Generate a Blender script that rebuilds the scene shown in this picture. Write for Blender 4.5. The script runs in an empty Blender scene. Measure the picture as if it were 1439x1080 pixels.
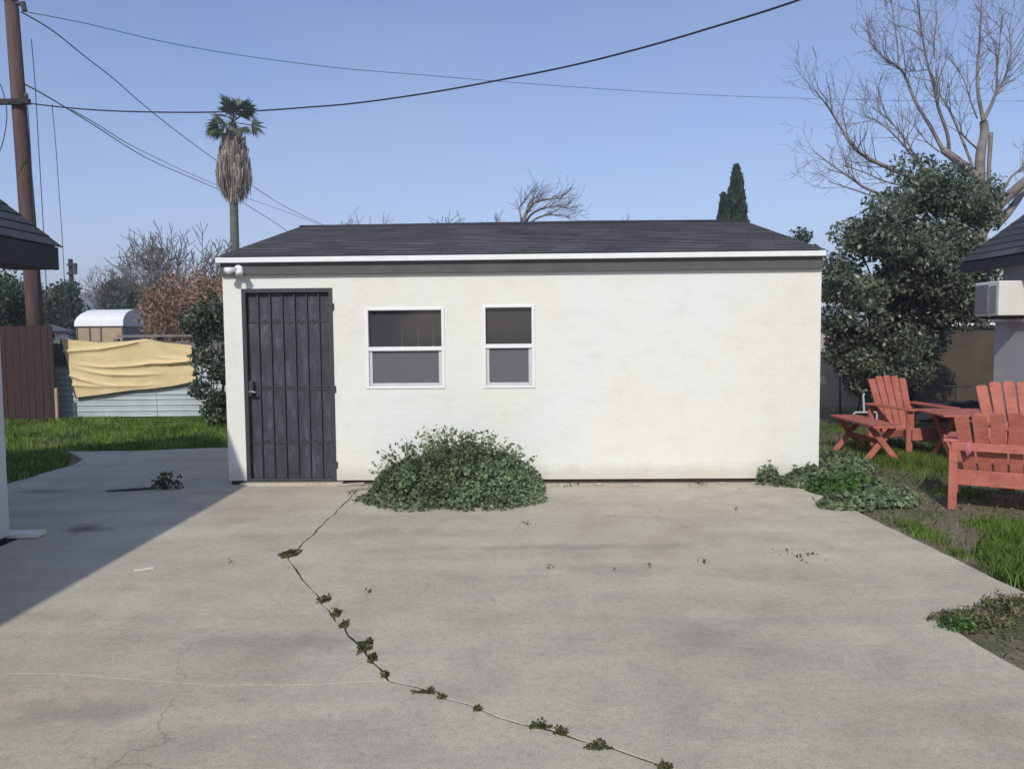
import bpy, bmesh, math, random
import numpy as np
from mathutils import Vector, Matrix, noise
random.seed(7); rng = np.random.default_rng(7)
S = bpy.context.scene
COL = S.collection
R = math.radians
# ------------------------------------------------------------------ camera
FPX, PW, PH = 1100.0, 1439.0, 1080.0
CAMZ = 1.6
PITCH, ROLL = R(3.64), R(-0.54)
cam_rot = Matrix.Rotation(R(90)-PITCH, 4, 'X') @ Matrix.Rotation(ROLL, 4, 'Z')
cd = bpy.data.cameras.new('camera'); cam = bpy.data.objects.new('camera', cd); COL.objects.link(cam)
cam.matrix_world = Matrix.Translation((0, 0, CAMZ)) @ cam_rot
cd.sensor_width = 36; cd.lens = 36*FPX/PW; cd.clip_end = 4000; cd.clip_start = 0.05
S.camera = cam
C3 = cam_rot.to_3x3()
def ray(px, py):
    return C3 @ Vector(((px-PW/2)/FPX, -(py-PH/2)/FPX, -1.0))
def G(px, py, z=0.0):                      # a point of the photo on the ground
    d = ray(px, py); t = (z-CAMZ)/d.z
    return Vector((d.x*t, d.y*t, z))
def P(px, py, Y):                          # a point of the photo at a known distance
    d = ray(px, py); t = Y/d.y
    return Vector((d.x*t, Y, CAMZ+d.z*t))
# ------------------------------------------------------------------ materials
def lin(c):
    return tuple(((v/255)/12.92 if v/255 <= .04045 else ((v/255+.055)/1.055)**2.4) for v in c)
class NT:
    def __init__(s, name):
        s.m = bpy.data.materials.new(name); s.m.use_nodes = True
        s.t = s.m.node_tree; s.b = s.t.nodes['Principled BSDF']
        s.co = s.t.nodes.new('ShaderNodeTexCoord').outputs['Object']
    def n(s, ty, **kw):
        x = s.t.nodes.new(ty)
        for k, v in kw.items(): setattr(x, k, v)
        return x
    def l(s, a, b): s.t.links.new(a, b)
    def noise(s, scale, detail=4, rough=.55, vec=None, stretch=None, dist=0):
        x = s.n('ShaderNodeTexNoise'); x.inputs['Scale'].default_value = scale
        x.inputs['Detail'].default_value = detail; x.inputs['Roughness'].default_value = rough
        x.inputs['Distortion'].default_value = dist
        v = vec or s.co
        if stretch:
            mp = s.n('ShaderNodeMapping'); mp.inputs['Scale'].default_value = stretch
            s.l(v, mp.inputs['Vector']); v = mp.outputs['Vector']
        s.l(v, x.inputs['Vector']); return x.outputs['Fac']
    def ramp(s, fac, stops):
        x = s.n('ShaderNodeValToRGB'); e = x.color_ramp.elements
        while len(e) < len(stops): e.new(.5)
        for k, (p, c) in enumerate(stops):
            e[k].position = p; e[k].color = (c[0], c[1], c[2], 1) if hasattr(c, '__len__') else (c, c, c, 1)
        s.l(fac, x.inputs['Fac']); return x.outputs['Color']
    def mix(s, fac, a, b, mode='MIX'):
        x = s.n('ShaderNodeMix', data_type='RGBA', blend_type=mode)
        for sock, v in ((x.inputs[0], fac), (x.inputs[6], a), (x.inputs[7], b)):
            if isinstance(v, (int, float)): sock.default_value = v
            elif isinstance(v, tuple): sock.default_value = (v[0], v[1], v[2], 1)
            else: s.l(v, sock)
        return x.outputs[2]
    def bump(s, h, strength=.3, dist=.01, prev=None):
        x = s.n('ShaderNodeBump'); x.inputs['Strength'].default_value = strength
        x.inputs['Distance'].default_value = dist; s.l(h, x.inputs['Height'])
        if prev: s.l(prev, x.inputs['Normal'])
        return x.outputs['Normal']
    def fin(s, col=None, rough=.8, normal=None, spec=.5, metal=0):
        if isinstance(col, tuple): s.b.inputs['Base Color'].default_value = (*col, 1)
        elif col is not None: s.l(col, s.b.inputs['Base Color'])
        if isinstance(rough, (int, float)): s.b.inputs['Roughness'].default_value = rough
        else: s.l(rough, s.b.inputs['Roughness'])
        if normal is not None: s.l(normal, s.b.inputs['Normal'])
        s.b.inputs['Specular IOR Level'].default_value = spec
        s.b.inputs['Metallic'].default_value = metal
        return s.m
def simple(name, c1, c2, scale=6, rough=.8, bump=.2, bscale=60, spec=.4, stretch=None, metal=0):
    t = NT(name); f = t.noise(scale, 5, .6, stretch=stretch)
    c = t.ramp(f, [(.3, c1), (.7, c2)])
    nb = t.bump(t.noise(bscale, 4, .6, stretch=stretch), bump, .006)
    return t.fin(c, rough, nb, spec, metal)
def leafmat(name, dark, light, rough=.45, spec=.5, trans=.25, third=None):
    t = NT(name); g = t.n('ShaderNodeNewGeometry')
    stops = [(0, dark), (.65, light), (1, third or light)]
    c = t.ramp(g.outputs['Random Per Island'], stops)
    big = t.ramp(t.noise(1.6, 2, .5), [(.35, .62), (.65, 1.25)])
    c = t.mix(1.0, c, big, 'MULTIPLY')
    t.fin(c, rough, None, spec)
    out = t.t.nodes['Material Output']
    tr = t.n('ShaderNodeBsdfTranslucent'); t.l(c, tr.inputs['Color'])
    mx = t.n('ShaderNodeMixShader'); mx.inputs[0].default_value = trans
    t.l(t.b.outputs[0], mx.inputs[1]); t.l(tr.outputs[0], mx.inputs[2]); t.l(mx.outputs[0], out.inputs['Surface'])
    return t.m
M = {}
def concrete():
    t = NT('concrete')
    a = t.ramp(t.noise(.55, 5, .6, dist=.6), [(.3, (.475, .412, .318)), (.5, (.530, .480, .378)), (.72, (.575, .540, .432))])
    b = t.ramp(t.noise(2.3, 6, .65, dist=.4), [(.3, (.84, .82, .83)), (.55, (1, 1, .99)), (.8, (1.07, 1.08, 1.05))])
    c = t.mix(1.0, a, b, 'MULTIPLY')
    # faint streaks running across the pour
    s = t.ramp(t.noise(1.2, 5, .6, stretch=(.35, 2.4, 1), dist=.3), [(.35, (.86, .86, .88)), (.6, (1, 1, 1))])
    c = t.mix(.8, c, s, 'MULTIPLY')
    f = t.ramp(t.noise(26, 5, .7), [(.32, .80), (.5, 1.0), (.7, 1.08)]); c = t.mix(.8, c, f, 'MULTIPLY')
    g = t.ramp(t.noise(95, 3, .8), [(.33, .60), (.5, 1.0), (.68, 1.25)]); c = t.mix(.6, c, g, 'MULTIPLY')
    # pits and exposed aggregate
    va = t.n('ShaderNodeTexVoronoi'); va.inputs['Scale'].default_value = 42; t.l(t.co, va.inputs['Vector'])
    pit = t.ramp(va.outputs['Distance'], [(.08, .55), (.16, 1.0)]); pg = t.ramp(t.noise(3.1, 4, .6), [(.46, 0.0), (.62, .9)])
    c = t.mix(pg, c, t.mix(1.0, c, pit, 'MULTIPLY'))
    # hairline cracks
    vc = t.n('ShaderNodeTexVoronoi'); vc.feature = 'DISTANCE_TO_EDGE'; vc.inputs['Scale'].default_value = .55
    wv = t.n('ShaderNodeVectorMath', operation='ADD'); wn_ = t.n('ShaderNodeTexNoise'); wn_.inputs['Scale'].default_value = 2.2; wn_.inputs['Detail'].default_value = 6; t.l(t.co, wn_.inputs['Vector'])
    ws = t.n('ShaderNodeVectorMath', operation='SCALE'); ws.inputs['Scale'].default_value = .45; t.l(wn_.outputs['Color'], ws.inputs[0])
    t.l(t.co, wv.inputs[0]); t.l(ws.outputs[0], wv.inputs[1]); t.l(wv.outputs[0], vc.inputs['Vector'])
    ck = t.ramp(vc.outputs['Distance'], [(.0, .62), (.0035, 1.0)]); cg = t.ramp(t.noise(.8, 3), [(.52, 0.0), (.60, .8)])
    c = t.mix(cg, c, t.mix(1.0, c, ck, 'MULTIPLY'))
    # dark specks of grit
    v = t.n('ShaderNodeTexVoronoi'); v.inputs['Scale'].default_value = 9
    t.l(t.co, v.inputs['Vector'])
    dots = t.ramp(v.outputs['Distance'], [(.03, .5), (.06, 1.0)]); gate = t.ramp(t.noise(1.4, 2), [(.52, 0.0), (.6, 1.0)])
    c = t.mix(gate, c, t.mix(1.0, c, dots, 'MULTIPLY'))
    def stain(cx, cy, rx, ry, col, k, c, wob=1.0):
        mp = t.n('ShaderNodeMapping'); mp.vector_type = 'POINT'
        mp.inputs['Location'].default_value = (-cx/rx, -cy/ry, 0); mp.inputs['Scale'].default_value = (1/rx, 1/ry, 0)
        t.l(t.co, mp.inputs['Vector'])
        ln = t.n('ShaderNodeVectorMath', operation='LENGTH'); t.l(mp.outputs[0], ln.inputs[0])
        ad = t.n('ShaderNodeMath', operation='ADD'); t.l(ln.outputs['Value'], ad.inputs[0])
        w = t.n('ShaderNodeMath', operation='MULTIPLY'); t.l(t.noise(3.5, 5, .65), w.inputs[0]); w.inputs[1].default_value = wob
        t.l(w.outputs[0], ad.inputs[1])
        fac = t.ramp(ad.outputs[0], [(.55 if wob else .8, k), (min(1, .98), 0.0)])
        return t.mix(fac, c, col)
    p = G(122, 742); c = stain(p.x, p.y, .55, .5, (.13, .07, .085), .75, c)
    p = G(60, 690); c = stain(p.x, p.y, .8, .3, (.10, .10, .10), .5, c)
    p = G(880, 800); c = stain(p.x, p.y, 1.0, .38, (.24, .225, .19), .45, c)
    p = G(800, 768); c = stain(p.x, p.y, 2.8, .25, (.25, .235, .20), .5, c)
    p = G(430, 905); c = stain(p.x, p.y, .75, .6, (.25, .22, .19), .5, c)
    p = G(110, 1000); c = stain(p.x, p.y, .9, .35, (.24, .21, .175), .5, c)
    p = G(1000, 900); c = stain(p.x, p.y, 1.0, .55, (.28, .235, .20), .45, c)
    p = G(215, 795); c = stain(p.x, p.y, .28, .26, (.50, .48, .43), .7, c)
    n1 = t.bump(t.noise(4, 4, .6), .25, .03); n2 = t.bump(t.noise(150, 4, .7), .35, .004, n1)
    return t.fin(c, .9, n2, .25)
M['concrete'] = concrete()
def soil():
    t = NT('soil')
    a = t.ramp(t.noise(1.1, 6, .65), [(.32, (.19, .16, .12)), (.5, (.28, .235, .175)), (.62, (.15, .165, .08)), (.8, (.17, .20, .09))])
    b = t.ramp(t.noise(30, 5, .7), [(.3, .6), (.7, 1.25)]); c = t.mix(1, a, b, 'MULTIPLY')
    n = t.bump(t.noise(18, 6, .7), .9, .05)
    return t.fin(c, .95, n, .15)
M['soil'] = soil()
def stucco():
    t = NT('painted_stucco')
    a = t.ramp(t.noise(.9, 5, .6, stretch=(1, 1, .7), dist=.5), [(.3, (.745, .725, .625)), (.5, (.755, .75, .685)), (.7, (.745, .76, .735))])
    b = t.ramp(t.noise(3.2, 6, .62, stretch=(1, 1, 1.5)), [(.3, (.92, .915, .89)), (.5, (1, 1, 1))])
    c = t.mix(.7, a, b, 'MULTIPLY')
    d = t.ramp(t.noise(9, 5, .7, stretch=(1, 1, .25)), [(.25, (.86, .85, .82)), (.4, (1, 1, 1))]); c = t.mix(.45, c, d, 'MULTIPLY')
    e = t.ramp(t.noise(55, 4, .75), [(.3, (.86, .86, .85)), (.6, (1.03, 1.03, 1.03))]); c = t.mix(.6, c, e, 'MULTIPLY')
    # faint courses of the block wall under the paint
    br = t.n('ShaderNodeTexBrick'); br.offset = .5; br.inputs['Scale'].default_value = 1
    br.inputs['Mortar Size'].default_value = .012; br.inputs['Mortar Smooth'].default_value = 1
    br.inputs['Brick Width'].default_value = .40; br.inputs['Row Height'].default_value = .20
    for k in ('Color1', 'Color2'): br.inputs[k].default_value = (1, 1, 1, 1)
    br.inputs['Mortar'].default_value = (0, 0, 0, 1)
    sp = t.n('ShaderNodeSeparateXYZ'); t.l(t.co, sp.inputs[0]); cb = t.n('ShaderNodeCombineXYZ')
    t.l(sp.outputs[0], cb.inputs[0]); t.l(sp.outputs[2], cb.inputs[1]); t.l(cb.outputs[0], br.inputs['Vector'])
    # rain splash dirt close to the slab
    zr = t.n('ShaderNodeMath', operation='ADD'); t.l(sp.outputs[2], zr.inputs[0])
    nz = t.n('ShaderNodeMath', operation='MULTIPLY'); t.l(t.noise(5, 5, .7), nz.inputs[0]); nz.inputs[1].default_value = -.22; t.l(nz.outputs[0], zr.inputs[1])
    c = t.mix(t.ramp(zr.outputs[0], [(0, .42), (.12, 0.0)]), c, (.42, .37, .29))
    n1 = t.bump(br.outputs['Color'], .07, .005); n2 = t.bump(t.noise(7, 5, .6, stretch=(1, 1, 2)), .25, .02, n1)
    n3 = t.bump(t.noise(140, 4, .7), .3, .003, n2)
    return t.fin(c, .85, n3, .25)
M['stucco'] = stucco()
M['white'] = simple('white_paint', (.74, .74, .73), (.82, .82, .80), 8, .5, .05)
M['house_white'] = simple('house_wall_paint', (.60, .60, .60), (.68, .68, .68), 2, .85, .25, 90)
M['house_grey'] = simple('grey_wall_paint', (.44, .44, .44), (.52, .52, .52), 1.5, .85, .2, 90)
M['fascia'] = simple('grey_fascia_paint', (.075, .08, .075), (.10, .105, .10), 5, .7, .1)
M['dark_fascia'] = simple('dark_fascia_paint', (.022, .023, .03), (.035, .035, .042), 5, .7, .1)
M['vinyl'] = simple('white_vinyl', (.76, .765, .75), (.80, .80, .785), 8, .35, .02)
M['sash'] = simple('shade_grey_vinyl', (.50, .50, .51), (.58, .58, .59), 8, .4, .02)  # white vinyl with the shade of the window recess put into its grey
M['black_metal'] = simple('black_metal', (.030, .030, .036), (.046, .045, .052), 12, .5, .1, spec=.5)
M['chrome'] = simple('worn_metal', (.35, .34, .32), (.5, .49, .47), 20, .35, .05, metal=.7)
def shingle(name, c1, c2):
    t = NT(name); uv = t.n('ShaderNodeUVMap').outputs[0]
    br = t.n('ShaderNodeTexBrick'); br.offset = .5; br.inputs['Scale'].default_value = 1
    br.inputs['Mortar Size'].default_value = .003; br.inputs['Brick Width'].default_value = .30; br.inputs['Row Height'].default_value = .14
    br.inputs['Color1'].default_value = (*c1, 1); br.inputs['Color2'].default_value = (*c2, 1); br.inputs['Mortar'].default_value = (c1[0]*.6, c1[1]*.6, c1[2]*.6, 1)
    t.l(uv, br.inputs['Vector'])
    a = t.ramp(t.noise(1.3, 5, .6), [(.3, .8), (.7, 1.2)]); c = t.mix(1, br.outputs['Color'], a, 'MULTIPLY')
    b = t.ramp(t.noise(90, 4, .8), [(.3, .55), (.7, 1.5)]); c = t.mix(.8, c, b, 'MULTIPLY')
    return t.fin(c, .95, t.bump(t.noise(160, 3, .7), .6, .004), .2)
M['shingle'] = shingle('asphalt_shingles', (.072, .072, .082), (.135, .134, .146))
M['shingle2'] = shingle('grey_shingles', (.05, .052, .062), (.078, .08, .092))
def doorpanel():
    t = NT('door_screen')
    a = t.ramp(t.noise(4.5, 6, .7, stretch=(2.2, 1, .7)), [(.3, (.030, .030, .034)), (.5, (.048, .050, .064)), (.72, (.105, .110, .128))])
    b = t.ramp(t.noise(30, 5, .7, stretch=(1, 1, .3)), [(.35, .7), (.7, 1.35)]); c = t.mix(.8, a, b, 'MULTIPLY')
    v = t.n('ShaderNodeTexVoronoi'); v.inputs['Scale'].default_value = 110; t.l(t.co, v.inputs['Vector'])
    d = t.ramp(v.outputs['Distance'], [(.25, .45), (.4, 1.0)]); c = t.mix(.55, c, d, 'MULTIPLY')
    return t.fin(c, .6, t.bump(v.outputs['Distance'], .4, .002), .4)
M['door'] = doorpanel()
def glass(name, tint, dust, fac):
    t = NT(name); out = t.t.nodes['Material Output']
    t.fin(dust, .08, t.bump(t.noise(1.2, 2), .04, .02), .5)
    tr = t.n('ShaderNodeBsdfTransparent'); tr.inputs[0].default_value = (*tint, 1)
    mx = t.n('ShaderNodeMixShader'); mx.inputs[0].default_value = fac
    t.l(tr.outputs[0], mx.inputs[1]); t.l(t.b.outputs[0], mx.inputs[2]); t.l(mx.outputs[0], out.inputs['Surface'])
    return t.m
M['glass'] = glass('window_glass', (.85, .86, .86), (.085, .085, .088), .5)
M['screen'] = glass('insect_screen', (.5, .5, .5), (.16, .16, .175), .80)
M['interior'] = simple('interior_board', (.17, .17, .175), (.25, .25, .26), 3, .9, .1)
M['slat'] = simple('interior_slat', (.6, .6, .6), (.7, .7, .7), 3, .9, .1)
def redwood():
    t = NT('red_painted_wood')
    a = t.ramp(t.noise(5, 5, .6), [(.3, (.40, .118, .086)), (.7, (.52, .185, .135))])
    b = t.ramp(t.noise(10, 6, .7, stretch=(1, 1, 1)), [(.28, (.55, .5, .5)), (.42, (1, 1, 1))]); c = t.mix(.7, a, b, 'MULTIPLY')
    gr = t.ramp(t.noise(9, 6, .7, stretch=(1, 1, 9)), [(.35, (.80, .78, .76)), (.6, (1.05, 1.05, 1.05))]); c = t.mix(.8, c, gr, 'MULTIPLY')
    c = t.mix(t.ramp(t.noise(22, 6, .8), [(.60, 0.0), (.70, .75)]), c, (.34, .20, .14))
    return t.fin(c, .65, t.bump(t.noise(60, 5, .7), .3, .004), .35)
M['red'] = redwood()
M['fence_brown'] = simple('brown_boards', (.028, .014, .013), (.055, .028, .024), 7, .85, .4, 40, stretch=(3, 3, .3))
M['grey_wood'] = simple('weathered_wood', (.10, .095, .085), (.19, .18, .165), 7, .9, .4, 40, stretch=(3, 3, .4))
M['pole'] = simple('pole_wood', (.060, .036, .030), (.125, .078, .066), 6, .9, .5, 30, stretch=(4, 4, .25))
M['far_pole'] = simple('dark_pole_wood', (.03, .025, .025), (.05, .04, .04), 6, .9, .1, 30)
M['corr'] = simple('galvanised_sheet', (.36, .40, .41), (.48, .52, .53), 2, .55, .1, 40, metal=.1)
def tarp():
    t = NT('tan_tarp')
    a = t.ramp(t.noise(1.5, 5, .6), [(.3, (.60, .475, .245)), (.7, (.68, .55, .30))])
    b = t.ramp(t.noise(12, 5, .7, stretch=(.3, 1, 1)), [(.3, .92), (.6, 1.03)]); c = t.mix(1, a, b, 'MULTIPLY')
    return t.fin(c, .8, t.bump(t.noise(16, 5, .6, stretch=(.6, 1, 1)), .25, .012), .25)
M['tarp'] = tarp()
M['rope'] = simple('dark_hem', (.03, .028, .025), (.05, .045, .04), 8, .9)
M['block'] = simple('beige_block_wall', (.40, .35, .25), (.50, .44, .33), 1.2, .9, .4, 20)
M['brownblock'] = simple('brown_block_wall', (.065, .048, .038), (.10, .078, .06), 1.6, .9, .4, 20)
M['cable'] = simple('black_cable', (.014, .015, .02), (.025, .025, .03), 3, .7)
M['cable_far'] = simple('grey_cable', (.05, .055, .07), (.07, .075, .09), 3, .7)
M['bark'] = simple('grey_bark', (.13, .115, .105), (.27, .24, .215), 5, .95, .6, 25)
M['bark_dark'] = simple('dark_bark', (.028, .024, .020), (.06, .05, .042), 5, .95, .6, 25)
M['bark_far'] = simple('pale_bark', (.15, .125, .12), (.24, .20, .19), 3, .95, .2)
M['palmtrunk'] = simple('palm_trunk', (.085, .095, .075), (.16, .165, .125), 3, .9, .5, 20, stretch=(1, 1, 4))
M['skirt'] = leafmat('dead_fronds', (.16, .135, .115), (.37, .31, .26), .9, .1, .1, (.46, .40, .34))
M['frond'] = leafmat('palm_fronds', (.045, .072, .045), (.11, .15, .085), .5, .4, .2)
M['privet'] = leafmat('broad_leaves', (.065, .088, .056), (.165, .195, .125), .38, .7, .35, (.29, .32, .23))
M['weed'] = leafmat('weed_leaves', (.095, .135, .070), (.205, .260, .140), .65, .3, .3, (.29, .34, .20))
M['weed2'] = leafmat('bright_weed_leaves', (.040, .095, .018), (.10, .19, .045), .5, .4, .3, (.15, .24, .07))
M['dryweed'] = leafmat('dry_weeds', (.040, .052, .020), (.095, .110, .042), .7, .2, .2, (.20, .18, .09))
M['strawweed'] = leafmat('straw_weeds', (.08, .095, .035), (.17, .18, .07), .7, .2, .25, (.36, .31, .19))
M['grass'] = leafmat('grass_blades', (.085, .155, .022), (.19, .30, .05), .6, .25, .4, (.34, .38, .13))
M['grass_dry'] = leafmat('mixed_grass_blades', (.07, .11, .035), (.15, .21, .065), .6, .3, .3, (.32, .30, .16))
M['cypress'] = leafmat('cypress_foliage', (.018, .036, .020), (.045, .070, .035), .7, .3, .1)
M['hedge'] = leafmat('hedge_leaves', (.030, .050, .030), (.075, .105, .058), .45, .5, .2, (.13, .16, .10))
M['orange'] = leafmat('russet_leaves', (.20, .125, .085), (.40, .25, .17), .7, .2, .25, (.52, .37, .27))
M['fargreen'] = leafmat('far_foliage', (.028, .044, .022), (.070, .095, .045), .7, .3, .15)
M['hill'] = simple('hill_scrub', (.06, .065, .06), (.09, .095, .08), .01, .95, .1, 1)
M['canopy'] = simple('white_canopy', (.74, .74, .74), (.82, .82, .82), 2, .55, .2, 8)
M['tanwall'] = simple('tan_panels', (.36, .26, .17), (.44, .33, .22), 3, .8, .2, 20)
M['greywall'] = simple('grey_roof_and_shaded_end', (.10, .105, .12), (.14, .145, .16), 3, .8, .2, 20)  # far roof grey; on the canopy shed end, shade put into the colour
M['ac'] = simple('ivory_metal', (.66, .65, .60), (.74, .73, .68), 5, .45, .05)
M['acgrille'] = simple('grey_grille', (.24, .24, .235), (.30, .30, .295), 5, .6, .1)
M['plank'] = simple('pale_plank', (.70, .68, .58), (.80, .78, .68), 8, .8, .3, 40, stretch=(1, 4, 1))
M['dirt'] = simple('dark_dirt', (.028, .024, .018), (.06, .05, .038), 12, .95, .6, 40)
M['rubble'] = simple('pale_rubble', (.34, .31, .26), (.52, .49, .43), 12, .9, .5, 50)
M['pink'] = simple('pink_cloth', (.42, .12, .16), (.52, .18, .22), 8, .9, .4)
M['deadleaf'] = leafmat('dead_leaves', (.05, .035, .02), (.12, .085, .05), .8, .2, .1)
# ------------------------------------------------------------------ mesh builder
class MB:
    def __init__(s): s.v = []; s.f = []; s.uv = {}
    def quad(s, a, b, c, d, uv=None):
        k = len(s.v); s.v += [Vector(p) for p in (a, b, c, d)]; s.f.append((k, k+1, k+2, k+3))
        if uv: s.uv[len(s.f)-1] = uv
        return s
    def poly(s, pts):
        k = len(s.v); s.v += [Vector(p) for p in pts]; s.f.append(tuple(range(k, k+len(pts)))); return s
    def box(s, x0, x1, y0, y1, z0, z1, mat=None):
        k = len(s.v)
        pts = [Vector((x, y, z)) for z in (z0, z1) for x, y in ((x0, y0), (x1, y0), (x1, y1), (x0, y1))]
        if mat: pts = [mat @ p for p in pts]
        s.v += pts
        for f in ((0, 3, 2, 1), (4, 5, 6, 7), (0, 1, 5, 4), (1, 2, 6, 5), (2, 3, 7, 6), (3, 0, 4, 7)): s.f.append(tuple(k+i for i in f))
        return s
    def bar(s, p0, p1, w, h, up=(0, 0, 1)):          # rectangular section from p0 to p1
        p0, p1 = Vector(p0), Vector(p1); d = (p1-p0); L = d.length; d.normalize()
        u = Vector(up); sx = d.cross(u)
        if sx.length < 1e-4: sx = d.cross(Vector((1, 0, 0)))
        sx.normalize(); uz = sx.cross(d)
        m = Matrix((( sx.x, d.x, uz.x, p0.x), (sx.y, d.y, uz.y, p0.y), (sx.z, d.z, uz.z, p0.z), (0, 0, 0, 1)))
        return s.box(-w/2, w/2, 0, L, -h/2, h/2, m)
    def tube(s, pts, rad, n=6, cap=True):
        pts = [Vector(p) for p in pts]
        if not hasattr(rad, '__len__'): rad = [rad]*len(pts)
        k = len(s.v); last = None
        for i, p in enumerate(pts):
            d = (pts[min(i+1, len(pts)-1)]-pts[max(i-1, 0)]).normalized()
            a = (last - d*last.dot(d)) if last is not None else d.orthogonal()
            if a.length < 1e-5: a = d.orthogonal()
            a.normalize(); last = a; b = d.cross(a)
            for j in range(n):
                th = 2*math.pi*j/n; s.v.append(p+(a*math.cos(th)+b*math.sin(th))*rad[i])
        for i in range(len(pts)-1):
            for j in range(n):
                q = (j+1) % n; s.f.append((k+i*n+j, k+i*n+q, k+(i+1)*n+q, k+(i+1)*n+j))
        if cap:
            s.f.append(tuple(k+j for j in reversed(range(n)))); e = k+(len(pts)-1)*n; s.f.append(tuple(e+j for j in range(n)))
        return s
    def prism(s, outline, y0, y1, axis='y'):         # outline of (a,b) pairs extruded
        k = len(s.v); n = len(outline)
        def mk(a, b, c): return Vector((a, c, b)) if axis == 'y' else (Vector((c, a, b)) if axis == 'x' else Vector((a, b, c)))
        for c in (y0, y1): s.v += [mk(a, b, c) for a, b in outline]
        for i in range(n): j = (i+1) % n; s.f.append((k+i, k+j, k+n+j, k+n+i))
        s.f.append(tuple(k+i for i in reversed(range(n)))); s.f.append(tuple(k+n+i for i in range(n)))
        return s
    def build(s, name, mat, parent=None, world=False, smooth=False, bevel=0, recalc=True):
        me = bpy.data.meshes.new(name)
        vs = s.v
        if world and parent is not None:
            inv = (Matrix.Translation(parent.location) @ parent.rotation_euler.to_matrix().to_4x4()).inverted()
            if parent.parent: 
                pp = parent.parent
                inv = inv @ (Matrix.Translation(pp.location) @ pp.rotation_euler.to_matrix().to_4x4()).inverted()
            vs = [inv @ v for v in vs]
        me.from_pydata([tuple(v) for v in vs], [], s.f)
        if s.uv:
            ul = me.uv_layers.new(name='UVMap')
            for fi, uv in s.uv.items():
                for li, c in zip(me.polygons[fi].loop_indices, uv): ul.data[li].uv = c
        if recalc and not s.uv:
            bm = bmesh.new(); bm.from_mesh(me); bmesh.ops.recalc_face_normals(bm, faces=bm.faces); bm.to_mesh(me); bm.free()
        if smooth: me.polygons.foreach_set('use_smooth', [True]*len(me.polygons))
        me.materials.append(M[mat] if isinstance(mat, str) else mat)
        o = bpy.data.objects.new(name, me); COL.objects.link(o)
        if parent is not None: o.parent = parent
        if bevel:
            b = o.modifiers.new('bevel', 'BEVEL'); b.width = bevel; b.segments = 2; b.limit_method = 'ANGLE'
        return o
def empty(name, loc, rz, label, cat, group=None):
    o = bpy.data.objects.new(name, None); COL.objects.link(o); o.location = loc; o.rotation_euler = (0, 0, rz)
    o.empty_display_size = .2
    return tag(o, label, cat, group)
def tag(o, label, cat, group=None, kind=None):
    if label: o['label'] = label
    if cat: o['category'] = cat
    if group: o['group'] = group
    if kind: o['kind'] = kind
    return o
def struct(o): o['kind'] = 'structure'; return o
def rawmesh(name, V, k, mat, parent=None):           # V: (N,k,3) separate faces of k corners
    if parent is not None:
        inv = (Matrix.Translation(parent.location) @ parent.rotation_euler.to_matrix().to_4x4()).inverted()
        A = np.array(inv.to_3x3()); V = V @ A.T + np.array(inv.translation)
    N = V.shape[0]; me = bpy.data.meshes.new(name)
    me.vertices.add(N*k); me.vertices.foreach_set('co', V.reshape(-1).astype(np.float32))
    me.loops.add(N*k); me.loops.foreach_set('vertex_index', np.arange(N*k, dtype=np.int32))
    me.polygons.add(N); me.polygons.foreach_set('loop_start', np.arange(0, N*k, k, dtype=np.int32))
    me.update(calc_edges=True); me.validate()
    me.materials.append(M[mat] if isinstance(mat, str) else mat)
    o = bpy.data.objects.new(name, me); COL.objects.link(o)
    if parent is not None: o.parent = parent
    return o
def unit(a): return a/np.maximum(np.linalg.norm(a, axis=1, keepdims=True), 1e-9)
def leafquads(pts, size, aspect=.55, up=.3, jitter=.35, axis=None):
    pts = np.asarray(pts, float); N = len(pts)
    d = rng.normal(size=(N, 3)) if axis is None else np.asarray(axis)+rng.normal(size=(N, 3))*jitter
    d = unit(d); nrm = rng.normal(size=(N, 3)); nrm[:, 2] += up*3; w = unit(np.cross(d, unit(nrm)))
    L = (size*(1+(jitter+.2)*rng.uniform(-1, 1, N)))[:, None]; W = L*aspect
    q = np.stack([pts-d*L*.5, pts+w*W*.5, pts+d*L*.5, pts-w*W*.5], 1)
    return q
def blades(pts, h, w, lean=.35):
    pts = np.asarray(pts, float); N = len(pts)
    th = rng.uniform(0, 2*np.pi, N); H = (h*rng.uniform(.45, 1.25, N))[:, None] if np.isscalar(h) else (h*rng.uniform(.6, 1.2, N))[:, None]
    a = np.stack([np.cos(th), np.sin(th), np.zeros(N)], 1)
    t2 = rng.uniform(0, 2*np.pi, N); l = np.stack([np.cos(t2), np.sin(t2), np.zeros(N)], 1)*rng.uniform(0, lean*2, N)[:, None]
    up = np.array([0, 0, 1.0])
    tip = pts+H*(up+l); mid = pts+H*(.55*up+l*.3)
    return np.stack([pts-a*w*.5, pts+a*w*.5, mid+a*w*.4, tip, mid-a*w*.4], 1)
# ------------------------------------------------------------------ light
sd = Vector((.34, 1.35, -1)).normalized()
sl = bpy.data.lights.new('sun', 'SUN'); sun = bpy.data.objects.new('sun', sl); COL.objects.link(sun)
sl.energy = 3.2; sl.angle = R(.9); sl.color = (1.0, .965, .87)
sun.rotation_euler = sd.to_track_quat('-Z', 'Y').to_euler()
W = bpy.data.worlds.new('World'); S.world = W; W.use_nodes = True
wt = W.node_tree; bg = wt.nodes['Background']
sky = wt.nodes.new('ShaderNodeTexSky'); sky.sky_type = 'NISHITA'; sky.sun_disc = False
sky.sun_elevation = math.asin(-sd.z); sky.sun_rotation = math.atan2(-sd.x, -sd.y)
sky.air_density = 1.0; sky.dust_density = .6; sky.ozone_density = 4.0; sky.altitude = 200
tint = wt.nodes.new('ShaderNodeMix'); tint.data_type = 'RGBA'; tint.blend_type = 'MULTIPLY'; tint.inputs[0].default_value = 1
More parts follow.
